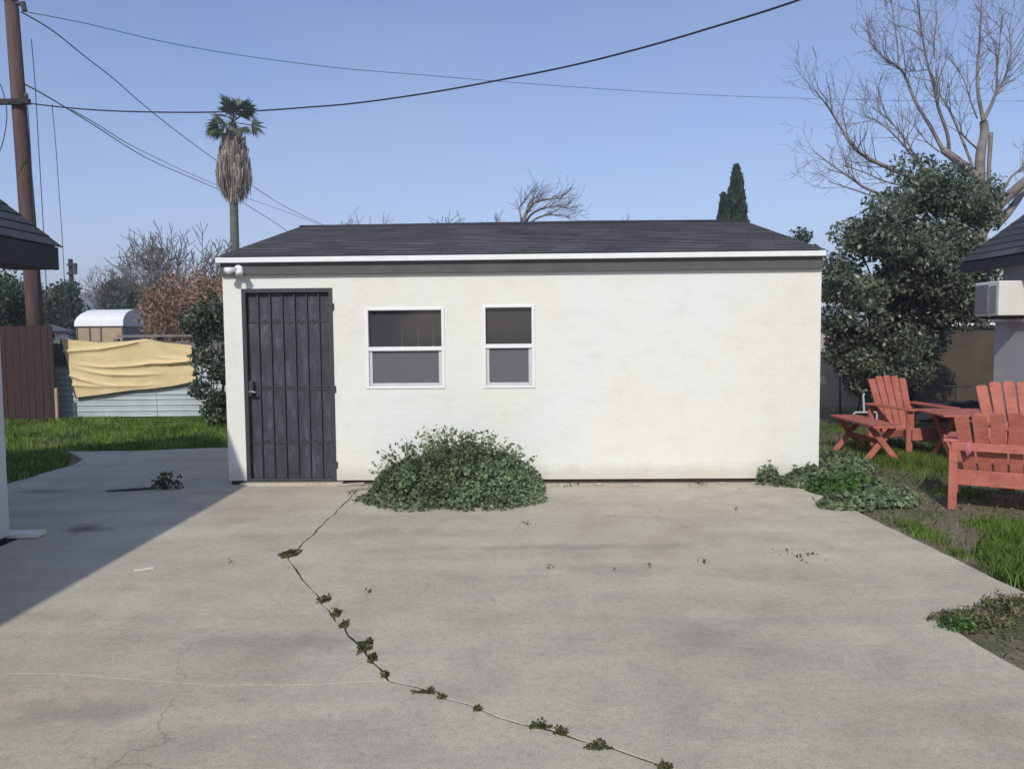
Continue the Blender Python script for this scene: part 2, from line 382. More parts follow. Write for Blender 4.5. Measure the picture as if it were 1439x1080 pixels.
tint.inputs[7].default_value = (1.11, .98, 1.03, 1); wt.links.new(sky.outputs[0], tint.inputs[6])
# thin uneven cirrus veil
wc = wt.nodes.new('ShaderNodeTexCoord'); wm = wt.nodes.new('ShaderNodeMapping'); wm.inputs['Scale'].default_value = (1.2, 1.2, 3.2); wt.links.new(wc.outputs['Generated'], wm.inputs[0])
wn = wt.nodes.new('ShaderNodeTexNoise'); wn.inputs['Scale'].default_value = 1.7; wn.inputs['Detail'].default_value = 5; wn.inputs['Roughness'].default_value = .5; wt.links.new(wm.outputs[0], wn.inputs['Vector'])
wr = wt.nodes.new('ShaderNodeValToRGB'); wr.color_ramp.elements[0].position = .38; wr.color_ramp.elements[0].color = (0, 0, 0, 1); wr.color_ramp.elements[1].position = .75; wr.color_ramp.elements[1].color = (.30, .30, .30, 1)
wt.links.new(wn.outputs['Fac'], wr.inputs[0])
veil = wt.nodes.new('ShaderNodeMix'); veil.data_type = 'RGBA'; wt.links.new(wr.outputs[0], veil.inputs[0]); wt.links.new(tint.outputs[2], veil.inputs[6]); veil.inputs[7].default_value = (3.6, 3.9, 5.2, 1)
wt.links.new(veil.outputs[2], bg.inputs[0]); bg.inputs[1].default_value = .147
S.view_settings.view_transform = 'Standard'; S.view_settings.look = 'None'; S.view_settings.exposure = 0; S.view_settings.gamma = 1
S.render.engine = 'CYCLES'
# ------------------------------------------------------------------ ground and slab
GZ = -.035
g = MB(); N = 40
xs = [-2500, -600, -150, -60, -30]+[-20+i for i in range(41)]+[30, 60, 150, 600, 2500]
ys = [-2500, -600, -150, -60, -30, -15]+[-8+i for i in range(33)]+[32, 60, 150, 600, 2500]
for y in ys:
    for x in xs:
        z = GZ
        if (x > 4 or y > 13 or x < -7) and abs(x) < 25 and abs(y) < 30: z += .02*noise.noise(Vector((x*.7, y*.7, 0)))-.01
        g.v.append(Vector((x, y, z)))
nx = len(xs)
for j in range(len(ys)-1):
    for i in range(nx-1): g.f.append((j*nx+i, j*nx+i+1, (j+1)*nx+i+1, (j+1)*nx+i))
struct(g.build('ground', 'soil', smooth=True))
# the slab: cut along its joints, real gaps between the pours
J = [G(497, 694), G(405, 785), G(470, 868), G(545, 955), G(605, 972), G(690, 1003), G(860, 1050), G(1010, 1105)]
def rough(pl, step=.12, amp=.008):
    out = []
    for a, b in zip(pl[:-1], pl[1:]):
        n = max(1, int((b-a).length/step)); nrm = Vector((-(b-a).y, (b-a).x, 0)).normalized()
        for i in range(n):
            p = a.lerp(b, i/n); out.append(p+nrm*(amp*noise.noise(p*5.3) if i else 0))
    out.append(pl[-1].copy()); return out
back = G(500, 679).y
Jfull = [Vector((-1.58, 9.0, 0)), J[0]]+J[1:]
Jfull += [Vector((2.2, 1.6, 0)), Vector((3.0, .8, 0))]
Jr = rough(Jfull, .045, .022)
def offset(pl, d):
    out = []
    for i, p in enumerate(pl):
        t = (pl[min(i+1, len(pl)-1)]-pl[max(i-1, 0)]).normalized(); out.append(p+Vector((-t.y, t.x, 0))*d)
    return out
def varoff(pl, d, sd_):
    o_ = offset(pl, d); c_ = offset(pl, 0)
    return [c.lerp(o, max(.35, 1+1.3*noise.noise(Vector((c.x*6, c.y*6, sd_)))+.5*noise.noise(Vector((c.x*23, c.y*23, sd_))))) for c, o in zip(c_, o_)]
gapR = varoff(Jr, .0055, 1.3); gapL = varoff(Jr, -.0055, 7.7)       # travelling to -Y: +normal is to the right (+X)
def slab_poly(pts, mb):
    k = len(mb.v); n = len(pts)
    for z in (0.0, -.12): mb.v += [Vector((p[0], p[1], z)) for p in pts]
    mb.f.append(tuple(k+i for i in range(n))); mb.f.append(tuple(k+n+i for i in reversed(range(n))))
    for i in range(n): j = (i+1) % n; mb.f.append((k+i, k+n+i, k+n+j, k+j))
edgeR = rough([Vector((3.05, 9.0, 0)), Vector((3.0, 7.9, 0)), Vector((3.06, 6.98, 0)), Vector((3.12, 4.78, 0)), Vector((3.12, 4.50, 0)), Vector((2.98, 4.44, 0)), Vector((2.42, 4.33, 0)), Vector((2.34, 4.2, 0)), Vector((2.40, 3.6, 0)), Vector((2.5, 2.6, 0)), Vector((3.0, .8, 0))], .15, .02)
mb = MB()
# right pour
slab_poly(gapR[:-1]+[Vector((2.98, .84, 0))]+[p for p in reversed(edgeR[:-1])], mb)
# left pour, cut again by a joint running left from the bend
jb = G(545, 955)
ib = min(range(len(gapL)), key=lambda i: (gapL[i]-jb).length)
cut = rough([gapL[ib].copy(), G(440, 961), G(300, 962), Vector((-2.2, 3.66, 0)), Vector((-3.98, 3.7, 0))], .15, .01)
cutU = offset(cut, -.0011); cutL = offset(cut, .0011)
upL = rough([Vector((-3.98, 6.3, 0)), Vector((-5.55, 6.9, 0)), G(8, 680), G(105, 652), Vector((-5.75, 10.4, 0)), G(95, 634), G(200, 633), Vector((-4.4, 11.3, 0)), Vector((-3.1, 11.2, 0)), Vector((-3.07, 9.0, 0))], .2, .05)
slab_poly(gapL[:ib]+cutU+upL, mb)
slab_poly([cutL[0]]+gapL[ib+1:-1]+[Vector((2.9, .78, 0)), Vector((2.9, -6, 0)), Vector((-3.98, -6, 0))]+list(reversed(cutL[1:])), mb)
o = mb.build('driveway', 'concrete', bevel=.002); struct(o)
mb = MB()                                  # dirt packed into the joints
for pl_ in (Jr, cut):
    a_, b_ = offset(pl_, .022), offset(pl_, -.022)
    for i in range(len(pl_)-1):
        mb.quad(*[Vector((q.x, q.y, -.005)) for q in (a_[i], a_[i+1], b_[i+1], b_[i])])
struct(mb.build('joint_dirt', 'dirt'))
# ------------------------------------------------------------------ shed (garage)
FL, FR = G(322, 681), G(1150, 677)
ang = math.atan2((FR-FL).y, (FR-FL).x); WL = (FR-FL).length
shed = empty('garage', FL, ang, 'white stucco garage with low dark shingle roof, dark metal door and two windows', 'garage')
shm = Matrix.Translation(FL) @ Matrix.Rotation(ang, 4, 'Z'); shi = shm.inverted()
nrm = (shm.to_3x3() @ Vector((0, 1, 0)))
def Wl(px, py, dep=0):                     # pixel to local (u,z) on the front wall
    d = ray(px, py); o_ = Vector((0, 0, CAMZ)); t = ((FL+nrm*dep)-o_).dot(nrm)/d.dot(nrm)
    q = shi @ (o_+d*t); return q.x, q.z
DEP = 6.0; WT = .16; ZT = 2.33
dx0, dz1 = Wl(340, 406); dx1, _ = Wl(467, 404); dz1 = (dz1+Wl(463, 404)[1])/2
dx0 = (dx0+Wl(346, 674)[0])/2-.0; dz0 = .035
w1 = (Wl(514, 434)[0], Wl(623, 434)[0], Wl(514, 545)[1], Wl(514, 434)[1]); m1 = Wl(560, 490)[1]
w2 = (Wl(679, 430)[0], Wl(750, 430)[0], Wl(680, 544)[1], Wl(680, 430)[1]); m2 = Wl(715, 486)[1]
# front wall with real openings
mb = MB(); zb = .045
cols = [0, dx0, dx1, w1[0], w1[1], w2[0], w2[1], WL]
for i in range(7):
    a, b = cols[i], cols[i+1]
    if i == 1: mb.box(a, b, 0, WT, dz1, ZT)
    elif i == 3: mb.box(a, b, 0, WT, zb, w1[2]); mb.box(a, b, 0, WT, w1[3], ZT)
    elif i == 5: mb.box(a, b, 0, WT, zb, w2[2]); mb.box(a, b, 0, WT, w2[3], ZT)
    else: mb.box(a, b, 0, WT, zb, ZT)
bm = bmesh.new()
# weld the front so the stucco reads as one surface
me = bpy.data.meshes.new('tmp'); me.from_pydata([tuple(v) for v in mb.v], [], mb.f); bm.from_mesh(me)
mb.v = []; mb.f = []
bmesh.ops.remove_doubles(bm, verts=bm.verts, dist=1e-5)
dups = {}
for f in bm.faces:
    key = tuple(sorted(v.index for v in f.verts)); dups.setdefault(key, []).append(f)
kill = [f for fs in dups.values() if len(fs) > 1 for f in fs]
bmesh.ops.delete(bm, geom=kill, context='FACES_ONLY'); bm.to_mesh(me); bm.free()
mb.v = [v.co.copy() for v in me.vertices]; mb.f = [tuple(p.vertices) for p in me.polygons]
# side and back walls, gables
def gable(x0, x1):
    mb.prism([(WT+.002, zb), (DEP, zb), (DEP, ZT), (DEP/2, ZT+.78), (WT+.002, ZT+.04)], x0, x1, 'x')
gable(0.0, WT); gable(WL-WT, WL); mb.box(WT, WL-WT, DEP-WT, DEP, zb, ZT)
mb.build('wall', 'stucco', shed, recalc=False)
mb = MB().box(.02, dx0-.01, .03, DEP-.03, -.05, zb).box(dx0-.01, dx1+.01, .03, DEP-.03, -.05, .028).box(dx1+.01, WL-.02, .03, DEP-.03, -.05, zb)
mb.build('foundation', 'dirt', shed)
MB().box(dx0-.06, dx1+.07, -.07, .028, -.02, .030).build('doorstep', 'concrete', shed, bevel=.006)
# roof in shingle courses
def courses(mb, x0, x1, ye, ze, yr, zr, step=.14, jit=0.0):   # from the eave (ye,ze) to the ridge (yr,zr)
    L = math.hypot(yr-ye, zr-ze); n = int(L/step); cy, cz = (yr-ye)/L, (zr-ze)/L; ny, nz = -cz*(1 if yr > ye else -1), abs(cy)
    seg = 14
    for k in range(n+1):
        a = k*step; b = min(L, a+step+.01)
        if a >= L: break
        for q in range(seg):
            xa = x0+(x1-x0)*q/seg; xb = x0+(x1-x0)*(q+1)/seg
            def pt(x, s, h):
                h += .005*noise.noise(Vector((x*1.7, s*2, 3)))
                return Vector((x, ye+cy*s+ny*h, ze+cz*s+nz*h))
            p = [pt(xa, a, .0045), pt(xb, a, .0045), pt(xb, b, .0), pt(xa, b, .0)]
            uvs = [(xa+k*.11, a), (xb+k*.11, a), (xb+k*.11, a+step), (xa+k*.11, a+step)]
            if yr < ye: p = p[::-1]; uvs = uvs[::-1]
            mb.quad(*p, uv=uvs)
            c = [pt(xa, a, .008), pt(xa, a, -.001), pt(xb, a, -.001), pt(xb, a, .008)]
            mb.quad(*(c if yr > ye else c[::-1]), uv=[(xa, a)]*4)
OV = .14; EY = -.10; EZ = 2.445; RY = 3.0
ex0 = Wl(303, 368, EY)[0]; ex1 = Wl(1161, 356, EY)[0]
rz = 1.6+ (P(735, 316, FL.y+RY).z-1.6)
mb = MB(); courses(mb, ex0, ex1, EY, EZ, RY, rz); courses(mb, ex0, ex1, 2*RY-EY, EZ, RY, rz)
mb.build('roof', 'shingle', shed)
slope = (rz-EZ)/(RY-EY)
mb = MB()
mb.prism([(EY+.02, EZ-.012), (RY, rz-.012), (2*RY-EY-.02, EZ-.012), (2*RY-EY-.02, EZ-.04), (RY, rz-.05), (EY+.02, EZ-.04)], ex0+.03, ex1-.03, 'x')
mb.build('roof_deck', 'dark_fascia', shed)
mb = MB(); mb.tube([(ex0, RY, rz-.01), (ex0+2, RY, rz-.004), (ex0+4.2, RY, rz+.004), (ex1, RY, rz-.008)], .035, 8)
mb.build('ridge_cap', 'shingle', shed, smooth=True)
zfa = Wl(735, 368, -.05)[1]
mb = MB().box(ex0+.025, ex1-.02, -.055, -.004, EZ-.185, EZ-.055)
for x in (ex0+.025, ex1-.045):              # rake boards
    mb.prism([(-.003, EZ-.15), (-.003, EZ-.03), (RY, rz-.03), (2*RY, EZ-.03), (2*RY, EZ-.15), (RY, rz-.15)], x, x+.02, 'x')
mb.build('fascia', 'fascia', shed)
MB().box(ex0, ex1, EY-.012, EY+.055, EZ-.062, EZ-.008).build('drip_edge', 'white', shed, bevel=.004)
# door: security screen door in a steel frame
dr = MB().box(dx0+.035, dx1-.035, .055, .075, dz0+.02, dz1-.035).build('door', 'door', shed)
mb = MB().box(dx0, dx0+.045, .0-.006, .06, dz0-.005, dz1).box(dx1-.045, dx1, -.006, .06, dz0-.005, dz1).box(dx0+.045, dx1-.045, -.006, .06, dz1-.045, dz1).box(dx0+.045, dx1-.045, -.006, .06, dz0-.005, dz0+.03)
mb.build('door_frame', 'black_metal', dr, bevel=.003)
mb = MB(); dw = dx1-dx0
for k in range(1, 7):
    x = dx0+.03+(dw-.06)*k/7.0; mb.box(x-.008, x+.008, .028, .046, dz0+.03, dz1-.045)
for z in (dz0+.42, dz0+1.0, dz0+1.03, dz1-.35): mb.box(dx0+.045, dx1-.045, .046, .054, z-.012, z+.012)
mb.build('bars', 'black_metal', dr)
mb = MB()
for k in range(1, 6):                       # scroll work seen faintly behind the bars
    x = dx0+.03+(dw-.06)*(k+.5)/7.0
    for zc, r0 in ((dz1-.36, .035), (dz0+.42, .035)):
        MB().tube([(x+r0*math.cos(a*.6)*(1-a*.06), .047, zc+r0*math.sin(a*.6)*(1-a*.06)) for a in range(11)], .004, 5).build('scroll', 'black_metal', dr)
mb = MB().box(dx0+.05, dx0+.10, -.002, .046, dz0+.93, dz0+1.09).build('lock_box', 'black_metal', dr, bevel=.003)
mb = MB().tube([(dx0+.075, .0, dz0+.98), (dx0+.075, -.05, dz0+.98)], .012, 10).tube([(dx0+.075, -.045, dz0+.98), (dx0+.145, -.05, dz0+.975)], [.013, .010], 10)
mb.build('handle', 'chrome', dr, smooth=True)
for z in (dz0+.18, dz0+1.0, dz1-.2): MB().tube([(dx1+.006, -.012, z-.035), (dx1+.006, -.012, z+.035)], .009, 8).build('hinge', 'black_metal', dr)
# windows
def window(w, mz, slats):
    x0, x1, z0, z1 = w; F = .024
    fr = MB().box(x0-.010, x0+F, -.012, .07, z0-.010, z1+.010).box(x1-F, x1+.010, -.012, .07, z0-.010, z1+.010)
    fr.box(x0+F, x1-F, -.012, .07, z1-F+.006, z1+.010).box(x0+F, x1-F, -.012, .07, z0-.010, z0+F-.008)
    win = fr.build('window', 'vinyl', shed, bevel=.004)
    MB().box(x0+F, x1-F, -.008, .062, mz-.022, mz+.022).build('meeting_rail', 'vinyl', win, bevel=.004)
    MB().box(x0+F, x1-F, .045, .049, mz+.026, z1-F+.006).build('pane', 'glass', win)
    sf = MB().box(x0+F, x0+F+.035, .012, .05, z0+F-.008, mz-.026).box(x1-F-.035, x1-F, .012, .05, z0+F-.008, mz-.026).box(x0+F+.035, x1-F-.035, .012, .05, z0+F-.008, z0+F+.025)
    sf.build('sash', 'sash', win, bevel=.003)
    MB().box(x0+F+.035, x1-F-.035, .028, .031, z0+F+.025, mz-.026).build('screen', 'screen', win)
    ib_ = MB().box(x0-.05, x1+.05, .55, .57, z0-.1, z1+.1).box(x0-.05, x0-.03, WT+.004, .55, z0-.1, z1+.1).box(x1+.03, x1+.05, WT+.004, .55, z0-.1, z1+.1)
    ib_.box(x0-.03, x1+.03, WT+.004, .55, z1+.05, z1+.1).build('reveal', 'interior', win)
    if slats:
        s = MB()
        for f in (.40, .62, .82): s.box(x0+(x1-x0)*f-.012, x0+(x1-x0)*f+.012, .30, .32, z0-.05, z1-.10)
        s.box(x0+.1, x1-.02, .30, .32, z1-.10, z1-.08)
        s.build('shelf_posts', 'slat', win)
window(w1, m1, True); window(w2, m2, False)
# flood light at the corner
lx, lz = Wl(334, 378, -.1)
fl = MB().tube([(lx, -.056, lz), (lx, -.085, lz)], .045, 14).build('floodlight', 'vinyl', shed)
MB().tube([(lx-.02, -.08, lz), (lx-.055, -.13, lz-.012), (lx-.085, -.19, lz-.03)], [.016, .03, .042], 12).build('lamp_head', 'vinyl', fl, smooth=True)
MB().tube([(lx+.01, -.08, lz), (lx+.035, -.13, lz-.02), (lx+.05, -.185, lz-.05)], [.016, .03, .042], 12).build('lamp_head', 'vinyl', fl, smooth=True)
MB().tube([(lx, -.08, lz-.025), (lx, -.11, lz-.06)], [.02, .026], 10).build('motion_sensor', 'vinyl', fl, smooth=True)
# ------------------------------------------------------------------ house on the left
EC = P(90, 380, 6.5); EX = EC.x; EB = EC.z; ET = P(90, 350, 6.5).z
hl = empty('house', (-6.6, 1, 0), 0, 'white walled house at the left edge, only its corner and dark eave in view', 'house')
WX = G(14, 757).x; WY = G(14, 757).y
RX = -6.6; RZ = ET+.8*(EX-RX); XL = 2*RX-EX; Y0 = -7.0
MB().box(2*RX-WX, WX, Y0+.3, WY, .03, EB+.02).prism([(WX-.02, EB+.02), (2*RX-WX+.02, EB+.02), (RX, RZ-.22)], Y0+.35, WY-.02).build('wall', 'house_white', hl, world=True)
MB().box(2*RX-WX+.02, WX-.02, Y0+.32, WY-.02, -.1, .03).build('foundation', 'dirt', hl, world=True)
def courses_x(mb, y0, y1, xe, ze, xr, zr, step=.14):
    t = MB(); courses(t, y0, y1, xe, ze, xr, zr, step)
    k = len(mb.v); mb.v += [Vector((v.y, v.x, v.z)) for v in t.v]
    for fi, f in enumerate(t.f):
        mb.f.append(tuple(k+i for i in reversed(f))); mb.uv[len(mb.f)-1] = list(reversed(t.uv[fi]))
mb = MB(); courses_x(mb, Y0, 6.5, EX, ET+.012, RX, RZ+.012); courses_x(mb, Y0, 6.5, XL, ET+.012, RX, RZ+.012)
mb.build('roof', 'shingle2', hl, world=True)
MB().prism([(EX-.03, ET), (RX, RZ), (XL+.03, ET), (XL+.03, ET-.03), (RX, RZ-.05), (EX-.03, ET-.03)], Y0+.02, 6.48).build('roof_deck', 'dark_fascia', hl, world=True)
mb = MB().box(EX-.045, EX-.005, Y0+.01, 6.44, EB, ET+.006).prism([(EX-.05, EB), (EX-.05, ET-.035), (RX, RZ-.055), (XL+.05, ET-.035), (XL+.05, EB), (RX, RZ-.23)], 6.45, 6.485)
mb.build('fascia', 'dark_fascia', hl, world=True)
MB().box(WX+.004, EX-.05, Y0+.01, 6.43, EB-.0, EB+.018).build('soffit', 'dark_fascia', hl, world=True)
# plank by its corner
a = G(16, 757); b = G(60, 757); c = G(58, 748)
mb = MB(); p0 = G(4, 754); p1 = G(59, 753)
mb.bar((p0.x, p0.y, .022), (p1.x, p1.y, .022), .14, .035)
tag(mb.build('plank', 'plank', bevel=.003), 'pale plank lying on the shaded concrete beside the left house corner', 'plank')
# ------------------------------------------------------------------ house on the right
ECr = P(1345, 381, 9.9); exr = ECr.x; ebr = ECr.z; etr = P(1345, 371, 9.9).z
hr = empty('house', (8, 6, 0), 0, 'grey walled house at the right edge with grey shingle roof and window air conditioner', 'house')
wxr = P(1400, 500, 9.35).x; wyr = 9.35; rxr = 9.0
q = P(1439, 303, 9.9); sl_r = (q.z-etr)/(q.x-exr); rzr = etr+sl_r*(rxr-exr); xrr = 2*rxr-exr; y0r = 1.0
zs = P(1405, 449, 9.3).z
MB().box(wxr+.05, 2*rxr-wxr, y0r+.3, wyr, zs, ebr+.02).build('wall', 'house_grey', hr, world=True)
MB().box(wxr, 2*rxr-wxr+.04, y0r+.28, wyr+.04, 0, zs-.03).build('lower_wall', 'house_grey', hr, world=True)
MB().box(wxr-.04, 2*rxr-wxr+.06, y0r+.25, wyr+.06, zs-.03, zs+.01).build('ledge', 'white', hr, world=True, bevel=.004)
MB().prism([(wxr+.05, ebr+.02), (2*rxr-wxr, ebr+.02), (rxr, rzr-.2)], y0r+.3, wyr-.02).build('gable_wall', 'house_grey', hr, world=True)
mb = MB(); courses_x(mb, y0r, 9.9, exr, etr+.012, rxr, rzr+.012, .16); courses_x(mb, y0r, 9.9, xrr, etr+.012, rxr, rzr+.012, .16)
mb.build('roof', 'shingle2', hr, world=True)
MB().prism([(exr+.03, etr), (rxr, rzr), (xrr-.03, etr), (xrr-.03, etr-.03), (rxr, rzr-.04), (exr+.03, etr-.03)], y0r+.02, 9.88).build('roof_deck', 'dark_fascia', hr, world=True)
MB().box(exr+.005, exr+.04, y0r+.01, 9.84, ebr-.03, etr+.004).prism([(exr+.05, ebr-.03), (exr+.05, etr-.035), (rxr, rzr-.045), (rxr, rzr-.17)], 9.85, 9.88).build('fascia', 'dark_fascia', hr, world=True)
# dark window beyond the air conditioner, with its frame
wn = MB().box(wxr+.02, wxr+.05, 7.35, 8.72, zs+.03, ebr-.12).build('window', 'black_metal', hr, world=True)
MB().box(wxr+.0, wxr+.02, 7.42, 8.62, zs+.06, ebr-.17).build('pane', 'glass', wn, world=False).location = (-8+0, -6, 0)
# air conditioner
ax = P(1372, 420, 9.2).x; ay1 = 9.2; ay0 = P(1409, 420, 8.75).y; ax = ax-.02
zt = P(1390, 396, 8.95).z; zb_ = P(1390, 444, 8.95).z
ac = empty('air_conditioner', (ax+.2, 8.97, zb_), 0, 'ivory window air conditioner sticking out of the right house above the ledge', 'air conditioner')
MB().box(ax, wxr+.02, 8.74, 9.2, zb_, zt).build('casing', 'ac', ac, world=True, bevel=.012)
gr = MB()
for k in range(13):
    z = zb_+.04+(zt-zb_-.09)*k/12; gr.box(ax-.012, ax-.002, 8.93, 9.17, z, z+.014)
gr.box(ax-.006, ax-.001, 8.92, 9.18, zb_+.03, zt-.03).build('grille', 'acgrille', ac, world=True)
MB().box(ax-.008, ax-.002, 8.78, 8.90, zb_+.04, zt-.05).build('vent_panel', 'acgrille', ac, world=True)
MB().bar((ax+.05, 8.97, zb_-.02), (wxr, 8.97, zb_-.02), .3, .03).build('bracket', 'dark_fascia', ac, world=True)
# ------------------------------------------------------------------ left boundary
FY = 15.8; BY = 15.35
bx0, bx1 = P(-90, 500, BY).x, P(75, 500, BY).x; bz = P(40, 457, BY).z
bf = empty('fence', (bx1, BY, 0), 0, 'dark brown board fence panel standing left of the tan tarp', 'fence')
mb = MB(); x = bx0
while x < bx1-.01:
    w = min(random.uniform(.13, .15), bx1-x); dz = random.uniform(-.02, .02)
    mb.box(x, x+w-.006, BY+random.uniform(-.004, .004), BY+.022, .03, bz+dz); x += w
mb.build('boards', 'fence_brown', bf, world=True)
mb = 0; MB().box(bx0, bx1, BY+.024, BY+.07, .4, .49).build('rail', 'fence_brown', bf, world=True); MB().box(bx0, bx1, BY+.024, BY+.07, bz-.25, bz-.16).build('rail', 'fence_brown', bf, world=True)
MB().box(bx1+.004, bx1+.05, BY-.03, BY+.02, 0, P(76, 545, BY).z+.0).build('post', 'tanwall', bf, world=True)
fx0, fx1 = P(60, 500, FY).x, -2.2
gf = empty('fence', ((fx0+fx1)/2, FY, 0), 0, 'low grey wooden fence with ribbed metal sheets along its foot behind the tarp', 'fence')
ztop = P(240, 477, FY).z; zrl = P(240, 470, FY).z
mb = MB(); x = fx0
while x < fx1:
    w = random.uniform(.13, .15); mb.box(x, x+w-.008, FY+.03, FY+.05, .9, ztop+random.uniform(-.03, .02)-.03); x += w
mb.build('boards', 'grey_wood', gf, world=True)
MB().box(fx0, fx1, FY+.052, FY+.10, ztop-.16, ztop-.07).build('rail', 'grey_wood', gf, world=True)
MB().box(P(165, 500, FY).x, fx1, FY+.0, FY+.10, zrl-.045, zrl).build('top_rail', 'bark_far', gf, world=True)
for px in (78, 160, 222, 300): 
    x = P(px, 500, FY).x; MB().box(x-.045, x+.045, FY+.104, FY+.19, 0, (zrl-.046 if px > 165 else ztop+.03)).build('post', 'grey_wood', gf, world=True)
zc = 0; mb = MB(); x0 = fx0; 
for xa, xb in ((fx0, P(220, 560, FY).x), (P(220, 560, FY).x+.01, fx1)):
    prof = []; n = 44
    for k in range(n+1):
        z = .02+1.02*k/n; ph = (z/.115) % 1.0
        prof.append((FY-.0-(.018 if ph < .22 else 0), z))
    for (y1, z1), (y2, z2) in zip(prof[:-1], prof[1:]): mb.quad((xa, y1, z1), (xb, y1, z1), (xb, y2, z2), (xa, y2, z2))
mb.build('metal_sheet', 'corr', gf, world=True, recalc=False)
# tarp: hung cloth with folds sagging between its tied corners
def tarp_pt(u, v):
    tl, tr, br, bl = (85, 476), (268, 481), (276, 536), (107, 559)
    topy = np.interp(u, [0, .3, .5, .66, .8, 1], [476, 481, 479.5, 476, 481, 485]); topx = tl[0]+(tr[0]-tl[0])*u
    botx = bl[0]+(br[0]-bl[0])*u; boty = np.interp(u, [0, .2, .45, .6, .8, 1], [559, 555, 549, 547, 543, 536])
    px = topx+(botx-topx)*v; py = topy+(boty-topy)*v
    f = 0                                   # folds, in metres of relief
    def ridge(vc, k, a, w): 
        c = vc(u); d = abs(v-c)/w; return a*(.45*math.exp(-d*d)+.75*math.exp(-d*2.2))*k(u)
    f += ridge(lambda u: .22-.30*u, lambda u: 1 if u < .6 else 0.2, .05, .035)
    f += ridge(lambda u: .40+.40*u-.32*u*u*1.2, lambda u: min(1, u*3), .055, .045)
    f += ridge(lambda u: .45+.75*u-.55*u*u, lambda u: math.sin(math.pi*min(1, u*1.3)), .05, .04)
    f += ridge(lambda u: .62+.95*u-.75*u*u, lambda u: max(0, 1-u*1.2), .05, .04)
    f += ridge(lambda u: .55-.1*u, lambda u: max(0, u-.45)*2, .05, .045)
    f += ridge(lambda u: .30+.08*u, lambda u: max(0, u-.6)*2.3, .045, .04)
    f += ridge(lambda u: .78+.3*u, lambda u: max(0, 1-u*2), .04, .04)
    f += .012*noise.noise(Vector((u*7, v*5, 1)))
    for kk in range(0): f += .016*max(0, .16-abs(noise.noise(Vector((u*(3+kk*2)+v*2, v*(5+kk*3)-u*3, 7+kk*3)))))/.16*(.5+.5*noise.noise(Vector((u*3, v*3, kk))))
    f -= .03*(1-v)*math.sin(u*5)**2
    q = P(px, py, FY-.075); q.y -= f; return q
mb = MB(); nu, nv = 90, 70
for j in range(nv+1):
    for i in range(nu+1): mb.v.append(tarp_pt(i/nu, j/nv))
for j in range(nv):
    for i in range(nu): a = j*(nu+1)+i; mb.f.append((a, a+nu+1, a+nu+2, a+1))
tp = mb.build('tarp', 'tarp', smooth=True, recalc=False); tag(tp, 'tan cloth tarp hung with sagging folds over the low left fence', 'tarp')
MB().tube([tarp_pt(i/30, 1)+Vector((0, -.015, 0)) for i in range(31)], .013, 6).build('hem', 'rope', tp)
MB().tube([tarp_pt(0, i/12)+Vector((0, -.01, 0)) for i in range(13)], .010, 6).build('hem', 'rope', tp)
# ------------------------------------------------------------------ right boundary and what is behind
wz = P(1180, 478, 17).z
MB_ = MB().box(1.5, P(1292, 500, 17).x, 17, 17.15, -.05, wz+.12)
tag(MB_.build('wall', 'block', bevel=.01), 'beige masonry yard wall seen just right of the garage corner', 'wall')
x0 = P(1270, 500, 16).x; z1 = P(1340, 458, 16).z
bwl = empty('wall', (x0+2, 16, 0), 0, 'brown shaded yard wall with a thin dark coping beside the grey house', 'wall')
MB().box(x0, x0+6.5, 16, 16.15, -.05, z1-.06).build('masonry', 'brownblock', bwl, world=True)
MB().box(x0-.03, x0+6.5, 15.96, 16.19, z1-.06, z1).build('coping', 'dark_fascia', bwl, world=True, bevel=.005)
# a neighbour's white roofed outbuilding past the wall
xa, xb = P(1215, 445, 22).x, P(1440, 445, 22).x; za = P(1360, 441, 22).z; zb2 = P(1360, 455, 22).z
nb = empty('outbuilding', ((xa+xb)/2, 23.5, 0), 0, 'low white roofed outbuilding showing above the brown wall on the right', 'outbuilding')
MB().prism([(22, zb2-.05), (22, za-.02), (25, za+.10), (25, zb2-.05)], xa, xb, 'x').build('roof', 'white', nb, world=True)
MB().box(xa+.1, xb-.1, 22.15, 24.9, -.05, zb2-.06).build('wall', 'house_grey', nb, world=True)
# dark raised planter and thin pipe
q0 = P(1288, 560, 14); q1 = P(1392, 560, 14)
pl = empty('planter', ((q0.x+q1.x)/2, 14.2, 0), 0, 'low dark timber planter at the foot of the brown wall', 'planter')
MB().box(q0.x, q1.x, 14, 14.05, 0, .30).box(q0.x, q1.x, 14.5, 14.55, 0, .30).box(q0.x, q0.x+.05, 14.052, 14.498, 0, .298).box(q1.x-.05, q1.x, 14.052, 14.498, 0, .298).build('boards', 'dark_fascia', pl, world=True, bevel=.004)
MB().box(q0.x+.06, q1.x-.06, 14.06, 14.49, 0, .25).build('earth', 'dirt', pl, world=True)
MB().tube([(q0.x-.5, 14.75, .54), (q1.x+.1, 14.75, .55)], .018, 8).tube([(q0.x-.1, 14.75, -.03), (q0.x-.1, 14.75, .54)], .016, 8).tube([(q1.x-.2, 14.75, -.03), (q1.x-.2, 14.75, .54)], .016, 8).build('rail', 'black_metal', pl, world=True)
w0 = P(1213, 560, 12.2)
tag(MB().tube([(w0.x+.02, 12.2, .33), (w0.x, 12.2, .60), (w0.x+.02, 12.2, .63)], .016, 8).tube([(w0.x-.14, 12.2, -.03), (w0.x-.14, 12.2, .32), (w0.x-.12, 12.2, .335), (w0.x+.2, 12.2, .335), (w0.x+.22, 12.2, .32), (w0.x+.22, 12.2, -.03)], .015, 8).build('pipe', 'sash'), 'thin white pipe riser standing under the leafy tree behind the red chair', 'pipe')
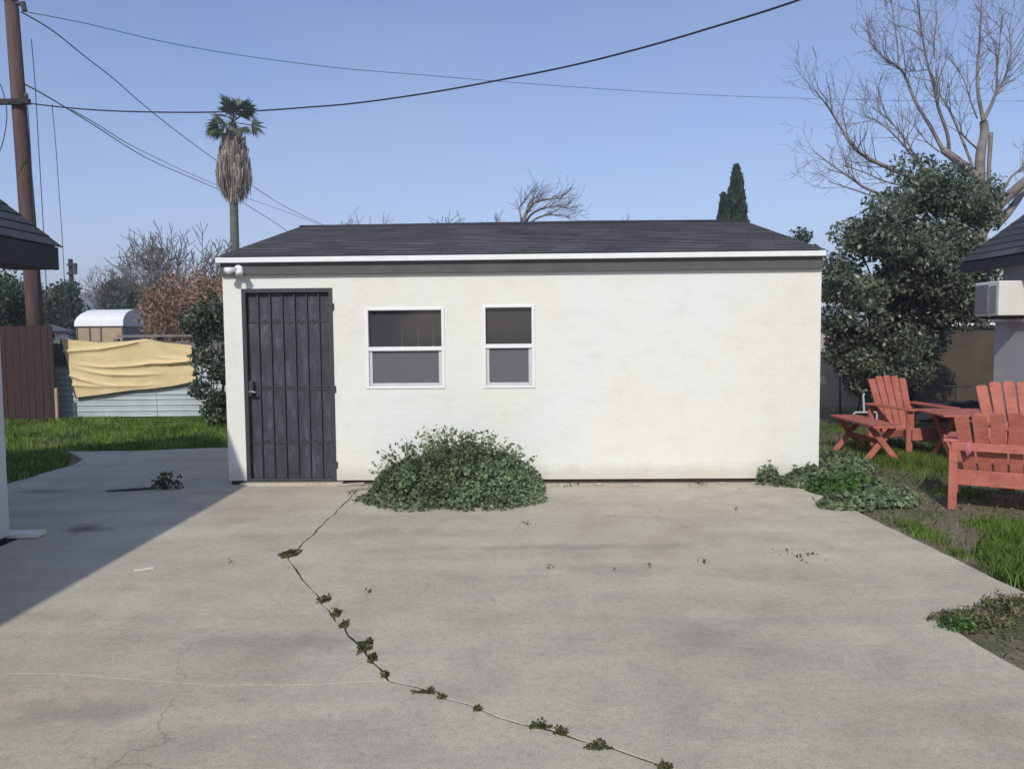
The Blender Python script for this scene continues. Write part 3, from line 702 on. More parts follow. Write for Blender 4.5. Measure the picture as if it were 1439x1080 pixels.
# ------------------------------------------------------------------ furniture
def chair(name, loc, rz, width, label, cat, group, nsl=5, backh=.92, sc=1.0, fan=.05):
    # faces -Y in its own space
    t = empty(name, loc, rz, label, cat, group); w = width/2; B = .004
    rec = .34                                # recline of the back
    sb = Vector((0, .22, .24))               # foot of the backrest
    s = MB(); nS = 6                         # seat slats from the front (y=-.38,z=.36) to the back
    for k in range(nS):
        f = k/(nS-1); y = -.36+.56*f; z = .365-.115*f
        s.bar((-w+.05, y, z), (w-.05, y, z), .085, .02, up=(0, .2, 1))
    s.build('seat', 'red', t, bevel=B)
    b = MB(); sw = (width-.14)/nsl
    for k in range(nsl):
        c = (k-(nsl-1)/2); x0 = c*sw*.92; x1 = c*sw*(1+fan*2.4); arch = .045*(1-(2*c/max(1, nsl-1))**2)
        L = (backh+arch-sb.z)/math.cos(rec)
        p0 = Vector((x0, sb.y, sb.z)); p1 = Vector((x1, sb.y+math.sin(rec)*L, sb.z+math.cos(rec)*L))
        d = (p1-p0).normalized(); side = Vector((1, 0, 0)); side = (side-d*side.dot(d)).normalized(); nn = side.cross(d)
        h0, h1 = sw*.40, sw*.47
        pts = [(p0-side*h0), (p0+side*h0), (p1+side*h1-d*.02), (p1+side*(h1-.02)), (p1-side*(h1-.02)), (p1-side*h1-d*.02)]
        kk = len(b.v)
        for off in (-.010, .010): b.v += [q+nn*off for q in pts]
        n = len(pts); b.f.append(tuple(kk+i for i in range(n))); b.f.append(tuple(kk+n+i for i in reversed(range(n))))
        for i in range(n): j = (i+1) % n; b.f.append((kk+i, kk+n+i, kk+n+j, kk+j))
    b.build('backrest', 'red', t, bevel=.003)
    ty = sb.y+math.tan(rec)*(.60-sb.z)+.032
    MB().bar((-w-.0, ty+.006, .585), (w+.0, ty+.006, .585), .03, .075).build('back_rail', 'red', t, bevel=B)
    MB().bar((-w+.045, .335, .30), (w-.045, .335, .30), .028, .14).build('rear_board', 'red', t, bevel=B)
    MB().bar((-w+.02, -.405, .30), (w-.02, -.405, .30), .022, .15).build('front_board', 'red', t, bevel=B)
    for sx in (-1, 1):
        MB().bar((sx*(w-.02), -.42, .615), (sx*(w-.0), ty+.02, .635), .125, .024).build('arm', 'red', t, bevel=B)
        MB().bar((sx*(w-.02), -.35, 0), (sx*(w-.02), -.35, .60), .085, .03, up=(0, 1, 0)).build('leg', 'red', t, bevel=B)
        MB().bar((sx*(w-.02), .375, 0), (sx*(w-.02), .375, .59), .07, .035, up=(0, 1, 0)).build('leg', 'red', t, bevel=B)
        MB().bar((sx*(w-.05), -.38, .325), (sx*(w-.05), .36, .20), .024, .09).build('side_rail', 'red', t, bevel=B)
    return t
a = P(1250, 600, 10.55)
chair('adirondack_chair', (a.x+.24, 10.45, -.03), R(14), .70, 'red slatted garden chair standing alone beside the low red bench, turned to the right', 'chair', 'red wooden garden furniture', 5, .97)
chair('adirondack_chair', (P(1425, 560, 8.3).x+.10, 8.15, -.03), R(-6), .78, 'red slatted garden chair facing the yard at the right edge, behind the nearest seat', 'chair', 'red wooden garden furniture', 5, 1.02)
lg = G(1338, 711); 
wB = 1.25; lgo = lg-Matrix.Rotation(R(148), 3, 'Z') @ Vector((wB/2-.02, .375, 0)); lgo.z = -.03
chair('garden_bench', lgo, R(148), wB, 'nearest red garden seat seen from behind, back slats toward the camera', 'bench', 'red wooden garden furniture', 9, .87, fan=.05)
# low bench on crossed legs
def crossed(t, x, y, half, z, w=.07, th=.03, mat='red', along='y'):
    for s_, o_ in ((1, 0), (-1, th+.001)):
        if along == 'y': p0, p1 = (x+o_, y-s_*half, 0), (x+o_, y+s_*half*.75, z)
        else: p0, p1 = (x-s_*half, y+o_, 0), (x+s_*half*.75, y+o_, z)
        MB().bar(p0, p1, th if along == 'y' else th, w, up=(0, 0, 1)).build('leg', mat, t, bevel=.003)
A = P(1190, 590, 10.75); Bp = P(1244, 600, 9.6)
d = Vector((Bp.x-A.x, 9.6-10.75, 0)); L = d.length; rzb = math.atan2(d.y, d.x)
lb = empty('low_bench', ((A.x+Bp.x)/2, (10.75+9.6)/2, -.03), rzb, 'low red bench on crossed legs to the left of the lone chair', 'bench', 'red wooden garden furniture')
mb = MB()
for k in range(3): mb.box(-L/2-.12, L/2+.12, -.19+k*.13, -.19+k*.13+.122, .445, .475)
mb.build('seat', 'red', lb, bevel=.004)
for x in (-L/2+.1, L/2-.1): crossed(lb, x, 0, .20, .44)
MB().bar((-L/2+.12, 0, .24), (L/2-.1, 0, .24), .03, .06).build('stretcher', 'red', lb, bevel=.003)
# table on crossed legs
A = P(1285, 576, 10.0); tzz = .60
tb = empty('picnic_table', (A.x+.68, 9.62, -.03), R(-4), 'low red wooden table on crossed legs between the red chairs', 'table', 'red wooden garden furniture')
mb = MB()
for k in range(6): mb.box(-.68, .62, -.40+k*.137, -.40+k*.137+.129, .60, .628)
mb.build('tabletop', 'red', tb, bevel=.004)
for x in (-.5, .45):
    crossed(tb, x, 0, .34, .597, .09, .035)
    MB().box(x+.076, x+.106, -.36, .36, .52, .597).build('cleat', 'red', tb, bevel=.003)
MB().bar((-.42, 0, .33), (.42, 0, .33), .035, .07).build('stretcher', 'red', tb, bevel=.003)
# small odds
def crumple(name, c, sx, sy, sz, mat, seed):
    bm = bmesh.new(); bmesh.ops.create_icosphere(bm, subdivisions=3, radius=1)
    for v in bm.verts:
        n = 1+.45*noise.noise(v.co*2.1+Vector((seed, 0, 0))); v.co = Vector((v.co.x*sx*n, v.co.y*sy*n, v.co.z*sz*n))+c
    me = bpy.data.meshes.new(name); bm.to_mesh(me); bm.free(); me.materials.append(M[mat])
    o = bpy.data.objects.new(name, me); COL.objects.link(o); me.polygons.foreach_set('use_smooth', [True]*len(me.polygons)); return o
c = P(1349, 620, lg.y-.02); 
tag(crumple('cloth', Vector((lg.x+.09, lg.y-.07, .54)), .035, .03, .06, 'pink', 3), 'crumpled pink cloth hung on the corner of the nearest red seat', 'cloth')
c = G(1182, 626); tag(crumple('ball', Vector((c.x, c.y, .02)), .045, .045, .05, 'white', 1.5), 'small white round object on the ground by the low red bench', 'ball')
# ------------------------------------------------------------------ utility poles and cables
PY = 17.0
pb = P(50, 455, PY); ptp = P(13, -35, PY)
pole = empty('utility_pole', (pb.x, PY, 0), 0, 'tall brown wooden utility pole rising behind the brown fence', 'utility pole')
dirp = (ptp-pb); base = pb-dirp*(pb.z/dirp.z)
pts = [base.lerp(ptp, f) for f in (0, .3, .6, 1)]
MB().tube(pts, [.175, .165, .15, .13], 14).build('shaft', 'pole', pole, world=True, smooth=True)
def onp(py): 
    z = P(30, py, PY).z; f = (z-base.z)/(ptp.z-base.z); return base.lerp(ptp, f)
c1 = onp(147); MB().bar(c1+Vector((-1.25, -.2, 0)), c1+Vector((.35, -.2, 0)), .09, .11).build('crossarm', 'far_pole', pole, world=True)
for x in (-1.0, -.35, .28): MB().tube([c1+Vector((x, -.2, .05)), c1+Vector((x, -.2, .10)), c1+Vector((x, -.2, .17))], [.02, .045, .035], 8).build('insulator', 'cable_far', pole, world=True)
c2 = onp(14); 
MB().tube([c2+Vector((.14, -.1, .1)), c2+Vector((.30, -.1, .08)), c2+Vector((.33, -.1, -.06))], [.03, .07, .05], 8).build('insulator', 'cable_far', pole, world=True)
MB().bar(c2+Vector((-.9, -.2, .28)), c2+Vector((.3, -.2, .28)), .08, .1).build('crossarm', 'far_pole', pole, world=True)
def smoothline(pts, sub=8):
    out = []
    for i in range(len(pts)-1):
        p0 = pts[max(0, i-1)]; p1 = pts[i]; p2 = pts[i+1]; p3 = pts[min(len(pts)-1, i+2)]
        for k in range(sub):
            t = k/sub; out.append(.5*((2*p1)+(p2-p0)*t+(2*p0-5*p1+4*p2-p3)*t*t+(3*p1-p0-3*p2+p3)*t**3))
    out.append(pts[-1]); return out
def cable(px, Y0_, Y1_, r, mat, label):
    n = len(px); pts = [P(a, b, Y0_+(Y1_-Y0_)*((a-px[0][0])/(px[-1][0]-px[0][0]))) for a, b in px]
    o = MB().tube(smoothline(pts), r, 6).build('overhead_cable', mat, smooth=True)
    return tag(o, label, 'cable', 'overhead cables')
cable([(22, 143), (90, 151), (160, 156), (260, 158), (355, 156), (430, 151), (500, 145), (600, 131), (700, 113), (800, 93), (900, 68), (1000, 39), (1120, 1), (1250, -50), (1400, -115)], 16.8, 7.2, .013, 'cable', 'thick black cable sagging across the top of the sky from the tall pole')
cable([(32, 16), (120, 33), (240, 61), (360, 81), (480, 96), (600, 106), (720, 116), (860, 126), (1000, 134), (1150, 139), (1300, 142), (1460, 142)], 17, 40, .009, 'cable_far', 'faint thin wire running from the pole top across the whole sky')
cable([(30, 17), (75, 44), (120, 80), (160, 111), (200, 146), (250, 186), (310, 230), (350, 258), (400, 290), (450, 314), (480, 325)], 17, 55, .016, 'cable', 'upper black cable dropping from the pole top behind the garage roof')
cable([(28, 115), (60, 132), (100, 156), (140, 181), (180, 207), (220, 229), (260, 246), (310, 268), (350, 290), (400, 322), (430, 345)], 17, 50, .016, 'cable', 'lower black cable dropping from mid pole past the palm trunk')
cable([(100, 154), (140, 177), (180, 202), (220, 222), (260, 241), (310, 262), (350, 279), (400, 297), (450, 316), (480, 328)], 18.5, 56, .012, 'cable_far', 'thin wire splitting off just above the lower dropping cable')
def drop(px, Y, r, mat, label):
    o = MB().tube(smoothline([P(a, b, Y) for a, b in px], 4), r, 5).build('guy_wire', mat, smooth=True); return tag(o, label, 'wire', 'thin wires hanging beside the pole')
drop([(44, 55), (47, 90), (50, 130), (54, 200), (61, 320), (66, 420), (69, 480)], 16.2, .008, 'cable', 'darkest hanging wire just right of the tall pole')
drop([(73, 146), (78, 200), (83, 270), (88, 345), (94, 470)], 16.6, .007, 'cable_far', 'faint hanging wire farthest right of the tall pole')
drop([(39, 148), (43, 210), (48, 310), (55, 470)], 16.9, .008, 'cable_far', 'faint hanging wire closest to the tall pole')
drop([(-10, 120), (0, 118), (9, 150), (8, 180), (0, 212), (-12, 225)], 16.4, .010, 'cable_far', 'loose looping wire left of the tall pole')
fpb = P(103, 440, 55); fpt = P(99, 364, 55)
fp = empty('utility_pole', (fpb.x, 55, 0), 0, 'small distant dark utility pole left of the white canopy shed', 'utility pole')
MB().tube([(fpb.x, 55, -.1), fpt], [.20, .15], 10).build('shaft', 'far_pole', fp, world=True)
for py in (372, 384): 
    c = P(101, py, 54.7); MB().bar(c+Vector((-.32, 0, 0)), c+Vector((.36, 0, 0)), .12, .14).build('crossarm', 'far_pole', fp, world=True)
c = P(105, 378, 54.8); MB().tube([c+Vector((.02, 0, -.2)), c+Vector((.02, 0, .4))], .15, 10).build('transformer', 'cable_far', fp, world=True)
# ------------------------------------------------------------------ trees
def rot_about(d, ax, a): return Matrix.Rotation(a, 3, ax) @ d
def branch(mb, twg, p, d, L, r, depth, upb=.25, wig=.22, kids=(3, 5), rmin=.004, tips=None, maxd=3):
    n = 5 if depth < maxd else 3; pts = [p.copy()]; rad = [r]; q = p.copy(); dd = d.copy()
    for k in range(n):
        dd = (dd+Vector((random.gauss(0, wig), random.gauss(0, wig), random.gauss(0, wig)+upb*.35))*.55).normalized()
        q = q+dd*(L/n); pts.append(q.copy()); rad.append(max(rmin*.7, r*(1-.72*(k+1)/n)))
    (mb if depth == 0 else twg).tube(pts, rad, 8 if depth == 0 else (5 if depth == 1 else 3), cap=False)
    if tips is not None and depth >= maxd-1: tips.append(pts[-1]); tips.append(pts[len(pts)//2])
    if depth >= maxd: return
    for _ in range(random.randint(*kids)):
        i = random.randint(2 if depth == 0 else 1, n); t = (pts[i]-pts[i-1]).normalized()
        ax = t.orthogonal(); ax = rot_about(ax, t, random.uniform(0, 6.28)); cdn = rot_about(t, ax, random.uniform(.35, .9))
        branch(mb, twg, pts[i], cdn, L*random.uniform(.45, .7), rad[i]*random.uniform(.5, .75), depth+1, upb, wig, kids, rmin, tips, maxd)
def bare_tree(px, py_top, Y, label, mat='bark_far', r=.16, lean=0, kids=(3, 5), maxd=4, group=None, frac=.45):
    b = P(px, 470, Y); H = P(px, py_top, Y).z
    t = empty('bare_tree', (b.x, Y, 0), 0, label, 'tree', group)
    mb, tw = MB(), MB(); rmin = .0006*Y*(.9 if mat == 'bark' else .62)
    branch(mb, tw, Vector((b.x, Y, -.1)), Vector((lean, 0, 1)).normalized(), H*frac, r, 0, .3, .12, (5, 7), rmin, None, maxd)
    for k in range(5):
        a = random.uniform(0, 6.28); d0 = Vector((math.cos(a)*.55+lean, math.sin(a)*.55, 1)).normalized()
        branch(mb, tw, Vector((b.x+lean*H*frac*.6, Y, H*frac*.62)), d0, H*.34, r*.6, 1, .3, .2, kids, rmin, None, maxd)
    zm = max(v.z for v in mb.v+tw.v); k = H/zm
    for q in (mb, tw): q.v = [Vector((b.x+(v.x-b.x)*k, Y+(v.y-Y)*k, v.z*k)) for v in q.v]
    mb.build('trunk', mat, t, world=True, smooth=True, recalc=False); tw.build('crown', mat, t, world=True, smooth=True, recalc=False)
    return t
g1 = 'distant bare trees'
bare_tree(184, 350, 62, 'hazy bare tree above the white canopy shed', r=.35, kids=(4, 6), group=g1)
bare_tree(163, 362, 58, 'smaller hazy bare tree left of the one above the canopy shed', r=.25, kids=(4, 5), group=g1)
bare_tree(278, 305, 27, 'bare tree with dark limbs left of the palm trunk', 'bark', .15, -.2, (2, 4), group=g1)
bare_tree(485, 285, 34, 'faint bare tree above the left end of the garage ridge', r=.11, group=g1, kids=(3, 4))
bare_tree(625, 296, 36, 'low spreading bare tree just over the garage ridge left of centre', 'bark', r=.12, group=g1)
bare_tree(680, 298, 38, 'low bare tree just over the garage ridge near its centre', r=.10, group=g1, kids=(3, 4))

def limb_tree(base_px, Y, limbs, label, mat, rmin, r0, group):
    b = P(base_px, 470, Y); t = empty('bare_tree', (b.x, Y, 0), 0, label, 'tree', group); mb, tw = MB(), MB()
    for n_, pts in enumerate(limbs):
        w = [P(a, c, Y+random.uniform(-.3, .3)) for a, c in pts]; sl_ = smoothline(w, 5); rad = list(np.linspace(r0 if n_ == 0 else r0*.5, rmin*1.3, len(sl_)))
        (mb if n_ == 0 else tw).tube(sl_, rad, 6, cap=False)
        for i in range(int(len(sl_)*.45), len(sl_)):
            t_ = (sl_[i]-sl_[i-1]).normalized(); ax = rot_about(t_.orthogonal(), t_, random.uniform(0, 6.28))
            for _ in range(2): branch(mb, tw, sl_[i], (rot_about(t_, ax, random.uniform(.2, .8))+Vector((.25, 0, .15))).normalized(), random.uniform(.35, .9), rmin*1.2, 2, .2, .22, (1, 2), rmin, None, 3)
    mb.build('trunk', mat, t, world=True, smooth=True, recalc=False); tw.build('crown', mat, t, world=True, smooth=True, recalc=False)
limb_tree(734, 26, [[(733, 478), (734, 380), (735, 318), (741, 297), (752, 285), (770, 280), (788, 279)], [(736, 320), (745, 303), (762, 293), (782, 290), (800, 294)], [(735, 325), (732, 305), (730, 292), (736, 283)], [(737, 322), (752, 308), (772, 302), (795, 304)], [(741, 297), (744, 285), (755, 277)]], 'leaning bare tree with fine dark twigs swept right above the middle of the ridge', 'bark', .009, .10, g1)
bare_tree(848, 298, 34, 'faintest small bare tree right of the leaning one above the ridge', r=.08, group=g1, kids=(3, 4))
bare_tree(8, 368, 27, 'pale bare tree under the left house eave', 'bark', .14, .1, group=g1)
def clusterleaves(cs, rad, n_each, size, aspect=.55, flat=.8):
    out = []
    for c in cs:
        n = int(n_each*random.uniform(.7, 1.3)); v = rng.normal(size=(n, 3)); v = unit(v)*(rng.uniform(.25, 1, n)**.5)[:, None]*rad*random.uniform(.7, 1.25)
        v[:, 2] *= flat; out.append(np.array(c)+v)
    return leafquads(np.concatenate(out), size, aspect)
def inpoly(x, y, pg):
    c = False; n = len(pg)
    for i in range(n):
        x1, y1 = pg[i]; x2, y2 = pg[(i+1) % n]
        if (y1 > y) != (y2 > y) and x < (x2-x1)*(y-y1)/(y2-y1)+x1: c = not c
    return c
def leafy(name, pg, Y, dep, ncl, rad, n_each, size, leaf, bark, label, cat='tree', base=None, stems=3, group=None, flat=.85, aspect=.55, rtr=.09):
    xs_ = [p[0] for p in pg]; ys_ = [p[1] for p in pg]; cs = []
    while len(cs) < ncl:
        x, y = random.uniform(min(xs_), max(xs_)), random.uniform(min(ys_), max(ys_))
        if inpoly(x, y, pg): 
            edge = min(math.hypot(x-a, y-b) for a, b in pg)
            cs.append(P(x, y, Y+random.uniform(-1, 1)*dep*min(1, .35+edge/(.35*(max(xs_)-min(xs_))))))
    bx = P(base or sum(xs_)/len(xs_), 500, Y).x
    t = empty(name, (bx, Y, 0), 0, label, cat, group)
    mb = MB()
    for k in range(stems):
        a = 6.28*k/stems; top = random.choice(cs); b0 = Vector((bx+.12*math.cos(a)*(stems > 1), Y+.12*math.sin(a)*(stems > 1), -.1)); 
        pts = [b0, b0.lerp(top, .35)+Vector((0, 0, .15)), b0.lerp(top, .7)+Vector((0, 0, .1)), top]
        mb.tube(smoothline(pts, 4), list(np.linspace(rtr, rtr*.2, 13)), 7)
        for c in random.sample(cs, min(len(cs), max(2, ncl//(stems*2)))):
            s_ = pts[1].lerp(pts[2], random.random()); m = s_.lerp(c, .5)+Vector((0, 0, .12*(c-s_).length))
            mb.tube(smoothline([s_, m, c], 4), list(np.linspace(rtr*.4, rtr*.08, 9)), 5)
    mb.build('trunk', bark, t, world=True, smooth=True, recalc=False)
    rawmesh('crown', clusterleaves(cs, rad, n_each, size, aspect, flat), 4, leaf, t)
    return t
# large leafy tree right of the garage
PT = [(1300, 226), (1335, 240), (1350, 262), (1385, 262), (1400, 300), (1398, 345), (1395, 400), (1375, 442), (1340, 450), (1318, 462), (1300, 505), (1285, 545), (1262, 556), (1232, 548), (1205, 528), (1190, 480), (1163, 450), (1165, 400), (1163, 345), (1178, 318), (1215, 310), (1245, 275), (1275, 262), (1278, 232)]
leafy('leafy_tree', PT, 13.0, 1.25, 185, .31, 290, .070, 'privet', 'bark_dark', 'large glossy leafed evergreen tree right of the garage behind the red chairs', base=1268, stems=5, rtr=.07)
# leafy weeds hanging lower on its left
leafy('shrub', [(1158, 440), (1200, 470), (1230, 520), (1225, 560), (1180, 520), (1160, 500)], 13.6, .4, 30, .25, 150, .07, 'privet', 'bark_dark', 'loose thin shrub against the beige wall just right of the garage', 'shrub', stems=2, rtr=.02)
# tall bare tree behind it
TB = P(1378, 470, 17.5)
bt = empty('bare_tree', (TB.x, 17.5, 0), 0, 'tall bare winter tree with long limbs above the leafy tree on the right', 'tree')
def Z5(zx, zy): return (1100+zx/3, zy/3)
mb, tw = MB(), MB()
limbs = [
 ([(835, 1500), (835, 1100), (830, 900), (830, 740), (835, 640), (850, 560), (846, 510)], .20, .10, 0),
 ([(846, 510), (825, 400), (820, 300), (830, 180), (836, 60), (840, -60)], .085, .02, .3),
 ([(846, 510), (880, 440), (900, 390), (935, 330), (960, 240), (955, 120)], .08, .02, -.4),
 ([(900, 390), (905, 290), (915, 170), (925, 60)], .05, .015, .2),
 ([(835, 880), (800, 740), (740, 680), (675, 632)], .15, .10, -.2),
 ([(675, 632), (620, 530), (560, 430), (515, 320), (480, 280), (405, 225), (368, 175)], .085, .02, .5),
 ([(488, 285), (482, 180), (465, 60), (450, -40)], .04, .012, .3),
 ([(700, 650), (695, 570), (655, 450), (640, 380), (600, 220), (575, 60), (560, -60)], .08, .018, -.5),
 ([(800, 700), (745, 560), (700, 460), (655, 385), (620, 300), (560, 300), (540, 270)], .06, .015, .3),
 ([(640, 250), (640, 160), (650, 60)], .03, .01, .2),
 ([(870, 900), (868, 740), (878, 560)], .075, .06, .2),
 ([(835, 640), (760, 570), (750, 520)], .05, .02, -.3),
 ([(820, 500), (790, 420), (760, 330), (700, 240)], .035, .01, -.3),
 ([(830, 950), (620, 790), (440, 705), (350, 662), (290, 610), (240, 530), (190, 450), (150, 400)], .11, .02, -.6),
 ([(620, 800), (450, 770), (340, 725), (260, 700)], .05, .015, .4),
 ([(700, 900), (390, 810), (300, 760), (200, 690), (128, 635)], .07, .015, .2),
 ([(390, 830), (270, 790), (190, 765)], .04, .012, .2),
 ([(700, 850), (560, 660), (520, 590), (440, 500), (370, 450)], .06, .015, .5),
 ([(620, 760), (540, 650), (480, 580), (400, 510), (350, 495)], .05, .013, -.5),
 ([(660, 640), (610, 600), (575, 555)], .035, .015, .3),
 ([(830, 1000), (900, 880), (960, 820), (1017, 768), (1100, 700)], .17, .12, -.5),
 ([(900, 950), (955, 890), (1017, 800), (1080, 690)], .13, .08, .4),
 ([(900, 860), (960, 750), (1010, 700), (1060, 560)], .06, .02, .3)]
for pts, r0, r1, dy in limbs:
    r0 *= .52 if r0 <= .12 else .72; r1 = max(.006, r1*.5) if r1 < .05 else r1*.8
    w = [P(*Z5(a, b), 17.5) for a, b in pts]; tot = sum((b-a).length for a, b in zip(w, w[1:])); acc = 0; ww = [w[0]]
    n = len(w)
    ww = []
    for i in range(n):
        if i: acc += (w[i]-w[i-1]).length
        ww.append(P(*Z5(*pts[i]), 17.5+dy*acc*.5+ (0 if i in (0,) else random.uniform(-.08, .08))))
    sl_ = smoothline(ww, 5); rad = list(np.linspace(r0, r1, len(sl_)))
    (mb if r0 > .08 else tw).tube(sl_, rad, 8 if r0 > .08 else 6, cap=r1 > .04)
    if r1 < .04:
        for i in range(int(len(sl_)*.3), len(sl_)):
            if random.random() < .85:
                t_ = (sl_[i]-sl_[i-1]).normalized(); ax = rot_about(t_.orthogonal(), t_, random.uniform(0, 6.28))
                d0 = (rot_about(t_, ax, random.uniform(.4, .9))+Vector((0, 0, .2))).normalized()
                branch(mb, tw, sl_[i], d0, random.uniform(.4, 1.0), min(.014, rad[i]*.7), 2, .3, .25, (1, 4), .005, None, 4)
mb.build('trunk', 'bark', bt, world=True, smooth=True, recalc=False); tw.build('crown', 'bark', bt, world=True, smooth=True, recalc=False)
# others
leafy('shrub', [(283, 428), (305, 420), (330, 425), (335, 520), (330, 590), (300, 588), (280, 560), (268, 520), (270, 470), (262, 440)], 13.8, .3, 42, .22, 170, .075, 'hedge', 'bark_dark', 'tall narrow dark green shrub between the tarp and the garage', 'shrub', stems=3, rtr=.03)
leafy('russet_tree', [(190, 420), (215, 408), (235, 394), (262, 386), (300, 388), (330, 395), (330, 480), (215, 480), (212, 440)], 21, 1.3, 110, .40, 150, .075, 'orange', 'bark', 'russet leafed tree between the white canopy shed and the garage', base=275, stems=4)
leafy('tree', [(-40, 380), (0, 392), (20, 400), (40, 398), (45, 430), (45, 500), (-40, 500)], 25, 1.5, 50, .6, 120, .16, 'fargreen', 'bark_dark', 'mid green tree beyond the brown fence at the left edge', base=0)
leafy('tree', [(48, 415), (65, 402), (85, 405), (100, 398), (112, 420), (108, 470), (50, 480)], 46, 1.8, 45, .7, 130, .2, 'fargreen', 'bark_dark', 'dark tree right of the tall pole beyond the fence', base=80)
leafy('tree', [(150, 412), (165, 401), (190, 404), (215, 402), (235, 410), (235, 450), (150, 450)], 60, 3, 45, 1.1, 130, .32, 'fargreen', 'bark_dark', 'dark green distant tree behind the white canopy shed', base=190)
leafy('tree', [(1108, 345), (1112, 330), (1122, 325), (1132, 328), (1142, 336), (1150, 350), (1150, 380), (1108, 380)], 30, .8, 22, .38, 90, .13, 'hedge', 'bark', 'small round tree peeking over the right end of the garage roof', base=1128)
# cypress pair
def cypress(px, ptop, w, Y, label):
    b = P(px, 470, Y); H = P(px, ptop, Y).z; t = empty('cypress', (b.x, Y, 0), 0, label, 'tree', 'cypress trees')
    n = 9000; z = rng.uniform(.03, 1, n)**.9; rr = w*np.power(np.clip(1-z, 0, 1), .55)*np.clip(z*5, .3, 1); th = rng.uniform(0, 6.283, n)
    k = 1+.14*np.sin(th*5+z*23)+.10*np.sin(th*3-z*51); r_ = rr*k*rng.uniform(.35, 1, n)**.4
    pts = np.stack([b.x+r_*np.cos(th), Y+r_*np.sin(th), z*H], 1); ax = np.stack([np.cos(th)*.25, np.sin(th)*.25, np.ones(n)], 1)
    MB().tube([(b.x, Y, -.1), (b.x, Y, H*.9)], [.2, .04], 8).build('trunk', 'bark_dark', t, world=True)
    rawmesh('crown', leafquads(pts, .34, .4, axis=ax, jitter=.3), 4, 'cypress', t)
cypress(1033, 234, 1.12, 42, 'tall pointed dark cypress over the right half of the garage roof')
cypress(1015, 274, .68, 41, 'shorter cypress hugging the left side of the tall pointed one')
# palms
def palm(px, pcy, Y, sk0, sk1, label, rs=.85, fr=1.05, nf=26, nsk=2600, detail=13, tr=.19, tipx=0):
    b = P(px, 470, Y); c = P(px+tipx, pcy, Y); t = empty('palm_tree', (b.x, Y, 0), 0, label, 'tree', 'palm trees')
    MB().tube(smoothline([Vector((b.x+.1, Y, -.1)), Vector((b.x, Y, c.z*.5)), c], 6), list(np.linspace(tr*1.15, tr*.85, 13)), 10).build('trunk', 'palmtrunk', t, world=True, smooth=True)
    z0 = P(px, sk0, Y).z; z1 = P(px, sk1, Y).z                         # skirt of dead fronds from z0 down to z1
    qs = []
    for k in range(nsk):
        f = random.random()**.8; z = z0+(z1-z0)*f*.85; th = random.uniform(0, 6.283)
        prof = np.interp(f, [0, .15, .5, .75, 1], [.38, .58, .80, 1.0, .50])*rs*(1+.15*math.sin(th*4+f*5))
        rr = prof*random.uniform(.55, 1.0); L = random.uniform(.5, 1.0)*(z0-z1)*.22; w = random.uniform(.015, .05)*rs
        cxx = b.x+(c.x-b.x)*(z/c.z); p = Vector((cxx+rr*math.cos(th), Y+rr*math.sin(th), z)); e = p+Vector((math.cos(th)*random.uniform(-.25, .12), math.sin(th)*random.uniform(-.25, .12), -1)).normalized()*L
        s_ = Vector((-math.sin(th)+random.gauss(0, .5), math.cos(th)+random.gauss(0, .5), 0)).normalized()*w
        qs.append([p-s_, p+s_, e+s_*.3, e-s_*.3])
    rawmesh('dead_skirt', np.array(qs, float), 4, 'skirt', t)
    tris = []
    for k in range(nf):
        th = random.uniform(0, 6.283); el = random.uniform(-.55, 1.35); d = Vector((math.cos(th)*math.cos(el), math.sin(th)*math.cos(el), math.sin(el)))
        hub = c+d*fr*random.uniform(.45, .62); n0 = d.orthogonal(); n0 = rot_about(n0, d, random.uniform(0, 3.14)); sd_ = d.cross(n0).normalized()
        w = sd_*.02; tris.append([c-w, c+w, hub+w, hub-w])
        for j in range(detail):
            a = (j/(detail-1)-.5)*2.5; dl = (d*math.cos(a)+sd_*math.sin(a)).normalized(); L = fr*random.uniform(.45, .62)*(1-.25*abs(a)/1.25)
            dr_ = Vector((0, 0, -1))*L*random.uniform(.05, .3)
            w = dl.cross(n0).normalized()*.035*fr; e = hub+dl*L+dr_
            tris.append([hub, hub+dl*L*.5-w+dr_*.2, e, hub+dl*L*.5+w+dr_*.2])
    rawmesh('crown', np.array(tris, float), 4, 'frond', t)
palm(334, 172, 35, 178, 282, 'tall palm with a brown shaggy skirt of dead fronds left of the garage', tipx=-7, rs=.84, fr=1.28, nf=32)
palm(222, 358, 80, 360, 374, 'tiny distant palm above the russet tree', rs=.55, fr=1.0, nf=18, nsk=120, tr=.16)
# ------------------------------------------------------------------ far left buildings and hills
xa, xb = P(107, 455, 40).x, P(172, 455, 40).x; ye = 43.0; zw = P(140, 457, 40).z; zr_ = P(140, 435, 41.5).z
cs = empty('canopy_shed', ((xa+xb)/2, 41.5, 0), 0, 'shed with arched white cover and tan side beyond the tarp fence', 'shed')
MB().box(xa, xb, 40, 40.06, -.05, zw).build('side_wall', 'tanwall', cs, world=True)
for f in (.0, .28, .52, .985): MB().box(xa+(xb-xa)*f, xa+(xb-xa)*f+.05, 39.94, 39.996, 0, zw).build('post', 'grey_wood', cs, world=True)
MB().box(xb+.002, xb+.06, 40.07, ye, -.05, zw-.05).build('end_wall', 'greywall', cs, world=True)  # dark grey carries the shade of the side turned from the sun
mb = MB(); nA = 14; rows = []
for i in range(nA+1):
    a = math.pi*i/nA; y = 41.5-math.cos(a)*1.62; z = zw-.04+(zr_-zw+.04)*max(0, math.sin(a))**.75; rows.append((y, z))
